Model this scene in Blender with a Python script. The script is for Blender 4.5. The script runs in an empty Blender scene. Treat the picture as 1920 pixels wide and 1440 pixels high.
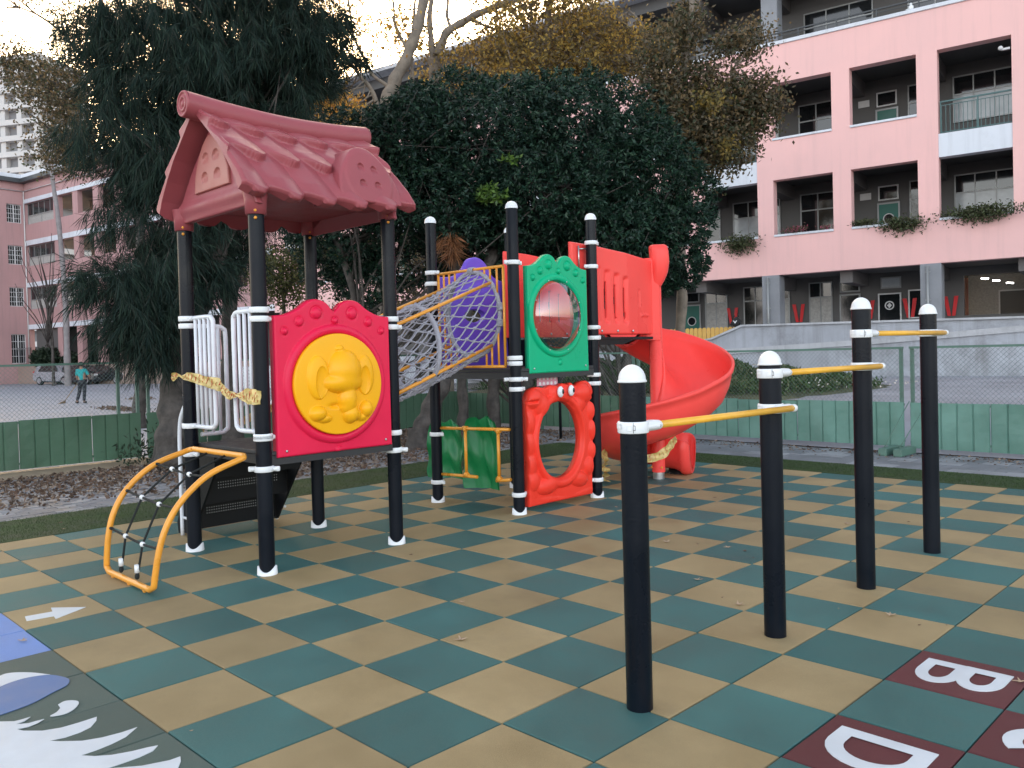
import bpy, math, random
import numpy as np
from mathutils import Vector, Matrix
R = math.radians
random.seed(7); rng = np.random.default_rng(7)
scene = bpy.context.scene
# ---------------------------------------------------------------- camera
CAM = np.array([4.0405, -1.4315, 1.5628]); FPX = 1574.95
YAW, PITCH, ROLL, SX, SY = -.7853, -.0187, -.0268, -2.1, -30.4
def cam_axes():
    cy, sy, cp, sp = math.cos(YAW), math.sin(YAW), math.cos(PITCH), math.sin(PITCH)
    f = np.array([sy*cp, cy*cp, sp]); r = np.array([cy, -sy, 0.]); u = np.cross(r, f)
    cr, sr = math.cos(ROLL), math.sin(ROLL)
    return cr*r+sr*u, -sr*r+cr*u, f
RT, UP, FW = cam_axes()
def at(u, v, D):
    """point of the place that the photo shows at (u, v), D metres deep"""
    return CAM + D*(FW + RT*(u-960-SX)/FPX - UP*(v-720-SY)/FPX)
def ground(u, v, z=0.):
    d = FW + RT*(u-960-SX)/FPX - UP*(v-720-SY)/FPX
    return CAM + d*(z-CAM[2])/d[2]
cd = bpy.data.cameras.new('camera'); cam = bpy.data.objects.new('camera', cd); scene.collection.objects.link(cam)
cd.sensor_width = 36; cd.lens = FPX/1920*36; cd.clip_end = 2000; cd.clip_start = .05
cd.shift_x = -SX/1920; cd.shift_y = SY/1920
M = Matrix(((RT[0], UP[0], -FW[0], CAM[0]), (RT[1], UP[1], -FW[1], CAM[1]), (RT[2], UP[2], -FW[2], CAM[2]), (0, 0, 0, 1)))
cam.matrix_world = M; scene.camera = cam
# ---------------------------------------------------------------- light
SUN_AZ = YAW + math.atan((640-960)/FPX)     # clockwise from +Y
SUN_EL = R(13)
FILL = 5.6; FILL_COL = (1.0, .955, 1.0, 1); FILL_TURN = .35
w = bpy.data.worlds.new('World'); scene.world = w; w.use_nodes = True
nt = w.node_tree; nt.nodes.clear()
sky = nt.nodes.new('ShaderNodeTexSky'); sky.sky_type = 'NISHITA'; sky.sun_disc = False
sky.sun_elevation = SUN_EL; sky.sun_rotation = SUN_AZ % (2*math.pi)
sky.air_density = 1.0; sky.dust_density = 4.0; sky.ozone_density = .6
bg = nt.nodes.new('ShaderNodeBackground'); bg.inputs['Strength'].default_value = .12
wo = nt.nodes.new('ShaderNodeOutputWorld')
def wn(op, a, b=None, c=None, clamp=False):
    m = nt.nodes.new('ShaderNodeMath'); m.operation = op; m.use_clamp = clamp
    for i, q in enumerate((a, b, c)):
        if q is None: continue
        if isinstance(q, (int, float)): m.inputs[i].default_value = q
        else: nt.links.new(q, m.inputs[i])
    return m.outputs[0]
# evening sky, plus an added low glow opposite the sun that lifts camera-facing walls
tcw = nt.nodes.new('ShaderNodeTexCoord'); sp_ = nt.nodes.new('ShaderNodeSeparateXYZ'); nt.links.new(tcw.outputs['Generated'], sp_.inputs[0])
low = wn('POWER', wn('SUBTRACT', 1.0, wn('DIVIDE', wn('ABSOLUTE', sp_.outputs[2]), .95), clamp=True), 1.2)
back = wn('ADD', wn('MULTIPLY', sp_.outputs[0], -math.sin(SUN_AZ+FILL_TURN)*.5), wn('ADD', wn('MULTIPLY', sp_.outputs[1], -math.cos(SUN_AZ+FILL_TURN)*.5), .5), clamp=True)
fill_k = wn('MULTIPLY', wn('MULTIPLY', low, wn('POWER', back, 1.3)), FILL)
hz = nt.nodes.new('ShaderNodeMix'); hz.data_type = 'RGBA'; hz.blend_type = 'MULTIPLY'; hz.inputs[0].default_value = 1; hz.inputs[6].default_value = FILL_COL
nt.links.new(fill_k, hz.inputs[7])
tn_ = nt.nodes.new('ShaderNodeMix'); tn_.data_type = 'RGBA'; tn_.blend_type = 'MULTIPLY'; tn_.inputs[0].default_value = 1; tn_.inputs[7].default_value = (1.08, 1.0, .90, 1); nt.links.new(sky.outputs[0], tn_.inputs[6])
ad = nt.nodes.new('ShaderNodeMix'); ad.data_type = 'RGBA'; ad.blend_type = 'ADD'; ad.inputs[0].default_value = 1
nt.links.new(tn_.outputs[2], ad.inputs[6]); nt.links.new(hz.outputs[2], ad.inputs[7])
nt.links.new(ad.outputs[2], bg.inputs[0]); nt.links.new(bg.outputs[0], wo.inputs[0])
sd = bpy.data.lights.new('sun', 'SUN'); sd.energy = 2.2; sd.angle = R(.5); sd.color = (1, .80, .55)
sun = bpy.data.objects.new('sun', sd); scene.collection.objects.link(sun)
sv = Vector((math.sin(SUN_AZ)*math.cos(SUN_EL), math.cos(SUN_AZ)*math.cos(SUN_EL), math.sin(SUN_EL)))
sun.rotation_euler = sv.to_track_quat('Z', 'Y').to_euler(); sun.location = (0, 0, 40)
scene.view_settings.view_transform = 'Standard'; scene.view_settings.look = 'None'
scene.view_settings.exposure = 2.1; scene.view_settings.gamma = 1.0
# ---------------------------------------------------------------- helpers
COL = scene.collection
def tag(o, label=None, cat=None, group=None, kind=None):
    if label: o['label'] = label
    if cat: o['category'] = cat
    if group: o['group'] = group
    if kind: o['kind'] = kind
    return o
def link(o, parent=None):
    COL.objects.link(o)
    if parent is not None:
        o.parent = parent
        if parent.type == 'EMPTY' and not parent.get('_loc'):
            o.matrix_parent_inverse = Matrix.Translation(-parent.location)
    return o
def thing(name, label, cat, loc=(0, 0, 0), group=None, rz=0., local=False):
    o = bpy.data.objects.new(name, None); o.location = Vector([float(c) for c in loc]); o.rotation_euler = (0, 0, rz)
    o.empty_display_size = .1
    if local: LOCAL.add(o.name)
    COL.objects.link(o)
    return tag(o, label, cat, group)
LOCAL = set()
def nodes_of(m):
    m.use_nodes = True; n = m.node_tree.nodes; l = m.node_tree.links
    return n, l, n['Principled BSDF']
def mat(name, c, rough=.5, metal=0., var=.06, vs=3., bump=0., bs=60., c2=None, spec=.5, coat=0., detail=6., dirt=0., streak=0., island=0., grain=0., rvar=.12):
    m = bpy.data.materials.new(name); n, l, b = nodes_of(m)
    b.inputs['Roughness'].default_value = rough; b.inputs['Metallic'].default_value = metal
    b.inputs['Specular IOR Level'].default_value = spec
    if coat: b.inputs['Coat Weight'].default_value = coat; b.inputs['Coat Roughness'].default_value = .12
    tc = n.new('ShaderNodeTexCoord'); nz = n.new('ShaderNodeTexNoise'); nz.inputs['Scale'].default_value = vs
    nz.inputs['Detail'].default_value = detail; nz.inputs['Roughness'].default_value = .6
    l.new(tc.outputs['Object'], nz.inputs['Vector'])
    mx = n.new('ShaderNodeMix'); mx.data_type = 'RGBA'
    a = [max(0, x*(1-var)) for x in c]; bb = [min(1, x*(1+var)) for x in (c2 or c)]
    mx.inputs[6].default_value = (*a, 1); mx.inputs[7].default_value = (*bb, 1)
    cr = n.new('ShaderNodeMapRange'); cr.inputs['From Min'].default_value = .32; cr.inputs['From Max'].default_value = .68
    l.new(nz.outputs[0], cr.inputs[0]); l.new(cr.outputs[0], mx.inputs[0])
    out = mx.outputs[2]
    if dirt:
        n2 = n.new('ShaderNodeTexNoise'); n2.inputs['Scale'].default_value = vs*.37; n2.inputs['Detail'].default_value = 9
        n2.inputs['Roughness'].default_value = .75; l.new(tc.outputs['Object'], n2.inputs['Vector'])
        r2 = n.new('ShaderNodeMapRange'); r2.inputs['From Min'].default_value = .52; r2.inputs['From Max'].default_value = .72
        r2.inputs['To Max'].default_value = dirt; l.new(n2.outputs[0], r2.inputs[0])
        m2 = n.new('ShaderNodeMix'); m2.data_type = 'RGBA'; m2.inputs[7].default_value = (.09, .08, .07, 1)
        l.new(r2.outputs[0], m2.inputs[0]); l.new(out, m2.inputs[6]); out = m2.outputs[2]
    if streak:          # rain streaks: noise drawn out down the wall
        mp = n.new('ShaderNodeMapping'); mp.inputs['Scale'].default_value = (3.2, 3.2, .16); l.new(tc.outputs['Object'], mp.inputs['Vector'])
        n3 = n.new('ShaderNodeTexNoise'); n3.inputs['Scale'].default_value = 1.; n3.inputs['Detail'].default_value = 8; n3.inputs['Roughness'].default_value = .7; l.new(mp.outputs[0], n3.inputs['Vector'])
        r3 = n.new('ShaderNodeMapRange'); r3.inputs['From Min'].default_value = .5; r3.inputs['From Max'].default_value = .75; r3.inputs['To Max'].default_value = streak; l.new(n3.outputs[0], r3.inputs[0])
        m3 = n.new('ShaderNodeMix'); m3.data_type = 'RGBA'; m3.inputs[7].default_value = (.16, .15, .15, 1); l.new(r3.outputs[0], m3.inputs[0]); l.new(out, m3.inputs[6]); out = m3.outputs[2]
    if grain:           # rubber granules
        n4 = n.new('ShaderNodeTexNoise'); n4.inputs['Scale'].default_value = 260; n4.inputs['Detail'].default_value = 2; l.new(tc.outputs['Object'], n4.inputs['Vector'])
        r4 = n.new('ShaderNodeMapRange'); r4.inputs['From Min'].default_value = .3; r4.inputs['From Max'].default_value = .7; r4.inputs['To Min'].default_value = 1-grain; r4.inputs['To Max'].default_value = 1+grain; l.new(n4.outputs[0], r4.inputs[0])
        m4 = n.new('ShaderNodeVectorMath'); m4.operation = 'SCALE'; l.new(out, m4.inputs[0]); l.new(r4.outputs[0], m4.inputs['Scale']); out = m4.outputs[0]
    if island:          # every tile or slat a little different
        ge = n.new('ShaderNodeNewGeometry'); r5 = n.new('ShaderNodeMapRange'); r5.inputs['To Min'].default_value = 1-island; r5.inputs['To Max'].default_value = 1+island*.6; l.new(ge.outputs['Random Per Island'], r5.inputs[0])
        m5 = n.new('ShaderNodeVectorMath'); m5.operation = 'SCALE'; l.new(out, m5.inputs[0]); l.new(r5.outputs[0], m5.inputs['Scale']); out = m5.outputs[0]
    if rvar:
        r6 = n.new('ShaderNodeMapRange'); r6.inputs['From Min'].default_value = .3; r6.inputs['From Max'].default_value = .7; r6.inputs['To Min'].default_value = max(.02, rough-rvar*rough*2); r6.inputs['To Max'].default_value = min(1, rough+rvar*rough*2)
        l.new(nz.outputs[0], r6.inputs[0]); l.new(r6.outputs[0], b.inputs['Roughness'])
    l.new(out, b.inputs['Base Color'])
    if bump:
        nb = n.new('ShaderNodeTexNoise'); nb.inputs['Scale'].default_value = bs; nb.inputs['Detail'].default_value = 4
        l.new(tc.outputs['Object'], nb.inputs['Vector'])
        bp = n.new('ShaderNodeBump'); bp.inputs['Strength'].default_value = bump; bp.inputs['Distance'].default_value = .01
        l.new(nb.outputs[0], bp.inputs['Height']); l.new(bp.outputs[0], b.inputs['Normal'])
    return m
def leaf_mat(name, cols, rough=.5, trans=.35, spec=.4):
    m = bpy.data.materials.new(name); n, l, b = nodes_of(m)
    g = n.new('ShaderNodeNewGeometry'); cr = n.new('ShaderNodeValToRGB'); cr.color_ramp.interpolation = 'CONSTANT' if len(cols) > 4 else 'LINEAR'
    el = cr.color_ramp.elements
    while len(el) > 1: el.remove(el[-1])
    el[0].position = 0; el[0].color = (*cols[0], 1)
    for i, c in enumerate(cols[1:]):
        e = el.new((i+1)/len(cols)); e.color = (*c, 1)
    l.new(g.outputs['Random Per Island'], cr.inputs[0]); l.new(cr.outputs[0], b.inputs['Base Color'])
    b.inputs['Roughness'].default_value = rough; b.inputs['Specular IOR Level'].default_value = spec
    tr = n.new('ShaderNodeBsdfTranslucent'); l.new(cr.outputs[0], tr.inputs[0])
    ms = n.new('ShaderNodeMixShader'); ms.inputs[0].default_value = trans
    l.new(b.outputs[0], ms.inputs[1]); l.new(tr.outputs[0], ms.inputs[2]); l.new(ms.outputs[0], n['Material Output'].inputs[0])
    return m
def glass_mat(name, tint=(1, 1, 1), rough=.02, mixv=.75):
    m = bpy.data.materials.new(name); n, l, b = nodes_of(m)
    b.inputs['Base Color'].default_value = (*tint, 1); b.inputs['Roughness'].default_value = rough; b.inputs['Metallic'].default_value = 0
    t = n.new('ShaderNodeBsdfTransparent'); t.inputs[0].default_value = (*tint, 1)
    g = n.new('ShaderNodeBsdfGlossy'); g.inputs['Roughness'].default_value = rough
    f = n.new('ShaderNodeFresnel'); f.inputs['IOR'].default_value = 1.5
    a = n.new('ShaderNodeMath'); a.operation = 'MULTIPLY_ADD'; a.inputs[1].default_value = 1.6; a.inputs[2].default_value = 1-mixv-.1
    l.new(f.outputs[0], a.inputs[0])
    s = n.new('ShaderNodeMixShader'); l.new(a.outputs[0], s.inputs[0]); l.new(t.outputs[0], s.inputs[1]); l.new(g.outputs[0], s.inputs[2])
    l.new(s.outputs[0], n['Material Output'].inputs[0]); return m
def unit(v): v = np.asarray(v, float); return v/(np.linalg.norm(v)+1e-12)
class MB:
    def __init__(s): s.v = []; s.f = []; s.m = []; s.sm = []
    def add(s, vs, fs, mi=0, smooth=True):
        k = len(s.v); s.v += [tuple(float(c) for c in p) for p in vs]
        for f in fs: s.f.append(tuple(k+i for i in f)); s.m.append(mi); s.sm.append(smooth)
        return s
    def box(s, a, b, mi=0, bev=0.):
        x0, y0, z0 = [min(p, q) for p, q in zip(a, b)]; x1, y1, z1 = [max(p, q) for p, q in zip(a, b)]
        if bev <= 0:
            return s.add([(x0, y0, z0), (x1, y0, z0), (x1, y1, z0), (x0, y1, z0), (x0, y0, z1), (x1, y0, z1), (x1, y1, z1), (x0, y1, z1)],
                  [(0, 3, 2, 1), (4, 5, 6, 7), (0, 1, 5, 4), (1, 2, 6, 5), (2, 3, 7, 6), (3, 0, 4, 7)], mi, False)
        e = bev; vs = []; X = (x0, x1); Yy = (y0, y1); Z = (z0, z1)
        idx = {}
        for i in (0, 1):
            for j in (0, 1):
                for k in (0, 1):
                    sx, sy, sz = (1, -1)[i], (1, -1)[j], (1, -1)[k]
                    for ax in range(3):
                        p = [X[i]+sx*e, Yy[j]+sy*e, Z[k]+sz*e]; p[ax] = (X[i], Yy[j], Z[k])[ax]
                        idx[i, j, k, ax] = len(vs); vs.append(p)
        F = []
        g = lambda i, j, k, a: idx[i, j, k, a]
        for i in (0, 1): F.append([g(i, 0, 0, 0), g(i, 1, 0, 0), g(i, 1, 1, 0), g(i, 0, 1, 0)] if i else [g(i, 0, 0, 0), g(i, 0, 1, 0), g(i, 1, 1, 0), g(i, 1, 0, 0)])
        for j in (0, 1): F.append([g(0, j, 0, 1), g(0, j, 1, 1), g(1, j, 1, 1), g(1, j, 0, 1)] if j else [g(0, j, 0, 1), g(1, j, 0, 1), g(1, j, 1, 1), g(0, j, 1, 1)])
        for k in (0, 1): F.append([g(0, 0, k, 2), g(1, 0, k, 2), g(1, 1, k, 2), g(0, 1, k, 2)] if k else [g(0, 0, k, 2), g(0, 1, k, 2), g(1, 1, k, 2), g(1, 0, k, 2)])
        for i in (0, 1):
            for j in (0, 1): F.append([g(i, j, 0, 0), g(i, j, 1, 0), g(i, j, 1, 1), g(i, j, 0, 1)])
            for k in (0, 1): F.append([g(i, 0, k, 0), g(i, 1, k, 0), g(i, 1, k, 2), g(i, 0, k, 2)])
        for j in (0, 1):
            for k in (0, 1): F.append([g(0, j, k, 1), g(1, j, k, 1), g(1, j, k, 2), g(0, j, k, 2)])
        for i in (0, 1):
            for j in (0, 1):
                for k in (0, 1): F.append([g(i, j, k, 0), g(i, j, k, 1), g(i, j, k, 2)])
        return s.add(vs, F, mi, False)
    def obox(s, c, ax, ay, az, mi=0):
        c, ax, ay, az = [np.asarray(q, float) for q in (c, ax, ay, az)]
        vs = [c+i*ax+j*ay+k*az for k in (-1, 1) for j in (-1, 1) for i in (-1, 1)]
        return s.add(vs, [(0, 2, 3, 1), (4, 5, 7, 6), (0, 1, 5, 4), (1, 3, 7, 5), (3, 2, 6, 7), (2, 0, 4, 6)], mi, False)
    def tube(s, pts, r, n=10, mi=0, caps=True, closed=False, flat=1.):
        P = np.array(pts, float); K = len(P); rr = np.broadcast_to(np.asarray(r, float), (K,))
        if closed: T = np.roll(P, -1, 0)-np.roll(P, 1, 0)
        else: T = np.gradient(P, axis=0)
        T /= np.linalg.norm(T, axis=1)[:, None]+1e-12
        a = np.array([0, 0, 1.]) if abs(T[0, 2]) < .9 else np.array([1., 0, 0])
        N = np.cross(T[0], a); N /= np.linalg.norm(N); vs = []
        for i in range(K):
            N = N-T[i]*(N@T[i]); N /= np.linalg.norm(N)+1e-12; B = np.cross(T[i], N)
            for k in range(n):
                t = 2*math.pi*k/n; vs.append(P[i]+rr[i]*(math.cos(t)*N+flat*math.sin(t)*B))
        F = []
        for i in range(K if closed else K-1):
            j = (i+1) % K
            for k in range(n):
                k2 = (k+1) % n; F.append((i*n+k, i*n+k2, j*n+k2, j*n+k))
        s.add(vs, F, mi, True)
        if caps and not closed:
            o = len(s.v)-K*n
            s.f.append(tuple(o+k for k in reversed(range(n)))); s.m.append(mi); s.sm.append(False)
            s.f.append(tuple(o+(K-1)*n+k for k in range(n))); s.m.append(mi); s.sm.append(False)
        return s
    def lathe(s, prof, o=(0, 0, 0), n=24, mi=0, sx=1., sy=1.):
        vs = []; F = []
        for (r, z) in prof:
            for k in range(n):
                t = 2*math.pi*k/n; vs.append((o[0]+sx*r*math.cos(t), o[1]+sy*r*math.sin(t), o[2]+z))
        for i in range(len(prof)-1):
            for k in range(n):
                k2 = (k+1) % n; F.append((i*n+k, i*n+k2, (i+1)*n+k2, (i+1)*n+k))
        return s.add(vs, F, mi, True)
    def ball(s, c, r, n=10, mi=0):
        r = np.broadcast_to(np.asarray(r, float), (3,)); vs = []; F = []; m = max(4, n//2+1)
        for i in range(m+1):
            p = math.pi*i/m
            for k in range(n):
                t = 2*math.pi*k/n; vs.append((c[0]+r[0]*math.sin(p)*math.cos(t), c[1]+r[1]*math.sin(p)*math.sin(t), c[2]-r[2]*math.cos(p)))
        for i in range(m):
            for k in range(n):
                k2 = (k+1) % n; F.append((i*n+k, i*n+k2, (i+1)*n+k2, (i+1)*n+k))
        return s.add(vs, F, mi, True)
    def grid(s, G, mi=0, smooth=True, flip=False, closed=False):
        G = np.asarray(G, float); a, b = G.shape[:2]; F = []
        for i in range(a-1):
            for j in range(b if closed else b-1):
                j2 = (j+1) % b
                q = (i*b+j, i*b+j2, (i+1)*b+j2, (i+1)*b+j); F.append(q[::-1] if flip else q)
        return s.add(G.reshape(-1, 3), F, mi, smooth)
    def prism(s, out, fr, w0, w1, mi=0, smooth=False):
        """out: list of (u,v); fr(u,v,w)->xyz"""
        n = len(out); vs = [fr(u, v, w0) for u, v in out]+[fr(u, v, w1) for u, v in out]
        F = [tuple(range(n)), tuple(reversed(range(n, 2*n)))]+[(i, n+i, n+(i+1) % n, (i+1) % n) for i in range(n)]
        return s.add(vs, F, mi, smooth)
    def build(s, name, mats, parent=None, auto=None):
        me = bpy.data.meshes.new(name); me.from_pydata(s.v, [], s.f)
        ms = mats if isinstance(mats, (list, tuple)) else [mats]
        for m in ms: me.materials.append(m)
        me.polygons.foreach_set('material_index', s.m); me.polygons.foreach_set('use_smooth', s.sm)
        me.update()
        if auto is not None:
            me.polygons.foreach_set('use_smooth', [True]*len(s.f)); me.set_sharp_from_angle(angle=R(auto))
        o = bpy.data.objects.new(name, me); COL.objects.link(o)
        if parent is not None:
            o.parent = parent
            if parent.type == 'EMPTY' and parent.name not in LOCAL: o.matrix_parent_inverse = Matrix.Translation(-parent.location)
        return o
def fast_quads(name, V, m, parent=None, smooth=False):
    """V: (N,4,3) array of loose quads"""
    N = len(V); me = bpy.data.meshes.new(name); me.vertices.add(4*N); me.vertices.foreach_set('co', V.reshape(-1).astype(np.float32))
    me.loops.add(4*N); me.loops.foreach_set('vertex_index', np.arange(4*N, dtype=np.int32))
    me.polygons.add(N); me.polygons.foreach_set('loop_start', np.arange(0, 4*N, 4, dtype=np.int32)); me.polygons.foreach_set('loop_total', np.full(N, 4, np.int32))
    me.update(calc_edges=True); me.materials.append(m)
    o = bpy.data.objects.new(name, me); COL.objects.link(o)
    if parent is not None:
        o.parent = parent
        if parent.type == 'EMPTY' and parent.name not in LOCAL: o.matrix_parent_inverse = Matrix.Translation(-parent.location)
    return o
def rnd_dirs(n):
    d = rng.normal(size=(n, 3)); return d/np.linalg.norm(d, axis=1)[:, None]
def leaves(P, D, L, W):
    n = len(P); D = D/(np.linalg.norm(D, axis=1)[:, None]+1e-9); S = np.cross(D, rnd_dirs(n)); S /= np.linalg.norm(S, axis=1)[:, None]+1e-9
    L = np.broadcast_to(L, (n,))[:, None]; W = np.broadcast_to(W, (n,))[:, None]
    return np.stack([P, P+D*L*.45+S*W/2, P+D*L, P+D*L*.45-S*W/2], 1)
def strip_tube(P0, P1, r):
    """(N,3),(N,3) thin three-sided bars as quads"""
    T = P1-P0; T /= np.linalg.norm(T, axis=1)[:, None]+1e-9
    a = np.where(np.abs(T[:, 2:3]) < .9, np.array([[0, 0, 1.]]), np.array([[1., 0, 0]])); N = np.cross(T, a); N /= np.linalg.norm(N, axis=1)[:, None]; B = np.cross(T, N)
    q = []
    for k in range(3):
        t0, t1 = 2*math.pi*k/3, 2*math.pi*(k+1)/3
        o0 = r*(math.cos(t0)*N+math.sin(t0)*B); o1 = r*(math.cos(t1)*N+math.sin(t1)*B)
        q.append(np.stack([P0+o0, P0+o1, P1+o1, P1+o0], 1))
    return np.concatenate(q)
def copy_tree(o, parent=None, inv=True):
    c = o.copy(); COL.objects.link(c)
    if parent is not None: c.parent = parent
    for ch in list(o.children): copy_tree(ch, c)
    return c
def resample(pts, n, closed=True):
    P = np.array(pts, float); 
    if closed: P = np.vstack([P, P[:1]])
    d = np.r_[0, np.cumsum(np.linalg.norm(np.diff(P, axis=0), axis=1))]
    t = np.linspace(0, d[-1], n, endpoint=not closed)
    t = np.unique(np.r_[t, d[:-1] if closed else d]); t = t[np.r_[True, np.diff(t) > 1e-4]]
    if closed and len(t) > 1 and d[-1]-t[-1] < 1e-4: t = t[:-1]
    return np.stack([np.interp(t, d, P[:, k]) for k in range(P.shape[1])], 1)
def smooth_path(pts, n=8):
    P = np.array(pts, float); P2 = np.vstack([2*P[0]-P[1], P, 2*P[-1]-P[-2]]); out = []
    for i in range(1, len(P2)-2):
        a, b, c, d = P2[i-1], P2[i], P2[i+1], P2[i+2]
        for k in range(n):
            t = k/n; out.append(.5*((2*b)+(-a+c)*t+(2*a-5*b+4*c-d)*t*t+(-a+3*b-3*c+d)*t**3))
    out.append(P[-1]); return np.array(out)
def bump(u, v, cu, cv, ru, rv, h, p=2.):
    d = ((u-cu)/ru)**2+((v-cv)/rv)**2
    return h*np.sqrt(np.clip(1-d, 0, 1)) if p == 2. else h*np.clip(1-d, 0, 1)**p
def relief(outline, c, hf, fr, nr=36, thick=.06, hole=None, rnd=.02, mi=0, n=300, back=True):
    """plate with relief on its front; star-shaped about c; fr(u,v,w) maps to the place"""
    O = resample(outline, n); c = np.array(c, float); dv = O-c
    if hole is not None:
        th = np.arctan2(dv[:, 1]/hole[1], dv[:, 0]/hole[0]); I = c+np.stack([hole[0]*np.cos(th), hole[1]*np.sin(th)], 1)
    else: I = c+dv*1e-3
    mb = MB(); L = np.linalg.norm(O-I, axis=1)[:, None]
    rows = []
    ts = np.r_[np.linspace(0, 1, nr)]
    if hole is not None: ts = np.unique(np.r_[ts, .005, .012, .02, .03])
    ts = np.unique(np.r_[ts, 1-.005, 1-.012, 1-.02, 1-.035])
    for t in ts:
        p = I+(O-I)*t; dout = (1-t)*L[:, 0]; w = hf(p[:, 0], p[:, 1])
        e = np.clip(1-dout/rnd, 0, 1); w = w-rnd*(1-np.sqrt(1-e**2))
        if hole is not None:
            e = np.clip(1-t*L[:, 0]/(rnd*.7), 0, 1); w = w-rnd*.7*(1-np.sqrt(1-e**2))
        rows.append(fr(p[:, 0], p[:, 1], w))
    if back:
        rows.append(fr(O[:, 0], O[:, 1], np.full(len(O), -thick)))
        rows.append(fr(I[:, 0], I[:, 1], np.full(len(O), -thick)))
        if hole is not None: rows.append(rows[0])
    mb.grid(np.array(rows), mi, True, closed=True)
    return mb
def FX(x0, sg=1):      # plate facing +x (u=y, v=z)
    return lambda u, v, w: np.stack(np.broadcast_arrays(x0+sg*np.asarray(w, float), u, v), -1)
def FY(y0, sg=-1):     # plate facing -y (u=x, v=z)
    return lambda u, v, w: np.stack(np.broadcast_arrays(u, y0+sg*np.asarray(w, float), v), -1)
# ================================================================ materials
M_ = {}
M_['teal'] = mat('teal_rubber', (.044, .138, .132), .60, var=.12, vs=1.6, bump=.6, bs=420, c2=(.054, .156, .148), spec=.36, detail=12, dirt=.28, island=.16, grain=.10)
M_['tan'] = mat('tan_rubber', (.345, .252, .120), .62, var=.10, vs=1.6, bump=.6, bs=420, c2=(.395, .295, .155), spec=.36, detail=12, dirt=.26, island=.12, grain=.08)
M_['maroon'] = mat('maroon_rubber', (.125, .032, .036), .6, var=.10, vs=1.6, bump=.6, bs=420, spec=.3, dirt=.15, island=.1, grain=.1)
M_['slate'] = mat('grey_green_rubber', (.085, .122, .105), .6, var=.12, vs=1.6, bump=.6, bs=420, spec=.3, dirt=.25, island=.12, grain=.1)
M_['blue'] = mat('blue_rubber', (.19, .30, .62), .6, var=.08, vs=2, bump=.5, bs=420, spec=.3, dirt=.12, grain=.08)
M_['joint'] = mat('dark_joint_bed', (.02, .024, .024), .9)  # dark bed under the tiles, seen in the joints
M_['wpaint'] = mat('white_floor_paint', (.62, .66, .70), .5, var=.06, vs=5, bump=.3, bs=300)
M_['bpaint'] = mat('blue_floor_paint', (.085, .165, .36), .55, var=.08, vs=4, bump=.3, bs=300)
M_['navy'] = mat('navy_steel', (.0032, .0060, .0115), .36, var=.12, vs=1.5, spec=.20, bump=.10, bs=90, dirt=.05, rvar=.25)
M_['white'] = mat('white_plastic', (.80, .82, .84), .35, var=.04, vs=4, spec=.5, dirt=.10)
M_['whitem'] = mat('white_powder_coat', (.74, .77, .82), .35, var=.05, vs=4, dirt=.12)
M_['red'] = mat('crimson_plastic', (.78, .014, .070), .38, spec=.28, var=.06, vs=2, bump=.08, bs=60, dirt=.06, rvar=.25)
M_['orange_red'] = mat('orange_red_plastic', (.90, .050, .028), .40, spec=.28, var=.06, vs=2, bump=.08, bs=60, dirt=.10, rvar=.25)
M_['slide'] = mat('slide_red_plastic', (.95, .082, .070), .36, spec=.28, var=.05, vs=1.5, bump=.06, bs=60, dirt=.05, rvar=.2)
M_['yellowp'] = mat('amber_plastic', (.95, .45, .010), .33, spec=.28, var=.03, vs=3)
M_['green'] = mat('green_plastic', (.002, .42, .20), .34, spec=.22, var=.05, vs=3, bump=.05, bs=60)
M_['dgreen'] = mat('leaf_green_plastic', (.005, .20, .058), .4, var=.10, vs=5)
M_['purple'] = mat('violet_plastic', (.17, .085, .60), .4, var=.06, vs=3, spec=.3, dirt=.06)
M_['roof'] = mat('dusty_rose_plastic', (.335, .078, .092), .42, spec=.35, var=.07, vs=2.0, bump=.08, bs=45, dirt=.14, rvar=.25)
M_['roofp'] = mat('salmon_plastic', (.44, .145, .125), .45, var=.06, vs=3, dirt=.1)
M_['orange'] = mat('orange_tube', (.82, .34, .035), .32, var=.07, vs=6, coat=.1, dirt=.12)
M_['ybar'] = mat('yellow_bar', (.86, .45, .045), .36, var=.08, vs=7, coat=.1, dirt=.14)
M_['deck'] = mat('deck_rubber', (.030, .031, .034), .6, var=.15, vs=8, bump=.3, bs=200)
M_['black'] = mat('black_steel', (.006, .007, .009), .5, var=.1, spec=.25)
M_['rope'] = mat('grey_rope', (.42, .415, .48), .8, var=.12, vs=40, bump=.8, bs=350)
M_['krope'] = mat('black_rope', (.012, .016, .016), .8, var=.2, vs=30, bump=.6, bs=300)
M_['steel'] = mat('zinc_bolt', (.55, .55, .56), .3, metal=.9)
M_['eye'] = mat('black_gloss', (.01, .01, .012), .2)
M_['bubble'] = glass_mat('clear_dome', (.93, .95, .97), .02)
M_['turf'] = mat('artificial_turf', (.030, .062, .016), .8, var=.25, vs=2.5, bump=1.2, bs=260, c2=(.048, .085, .024), dirt=.12)
M_['paver'] = mat('grey_paver', (.20, .205, .22), .75, var=.25, vs=1.7, bump=.6, bs=90, dirt=.5)
M_['soil'] = mat('dark_soil', (.055, .045, .037), .9, var=.4, vs=2, bump=1.5, bs=40, c2=(.10, .085, .07))
M_['sandy'] = mat('sandy_concrete', (.36, .27, .18), .85, var=.2, vs=2.5, bump=.6, bs=60, dirt=.5)
M_['yard'] = mat('pale_yard_paving', (.33, .335, .37), .8, var=.18, vs=.6, bump=.3, bs=30, dirt=.35)
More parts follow.
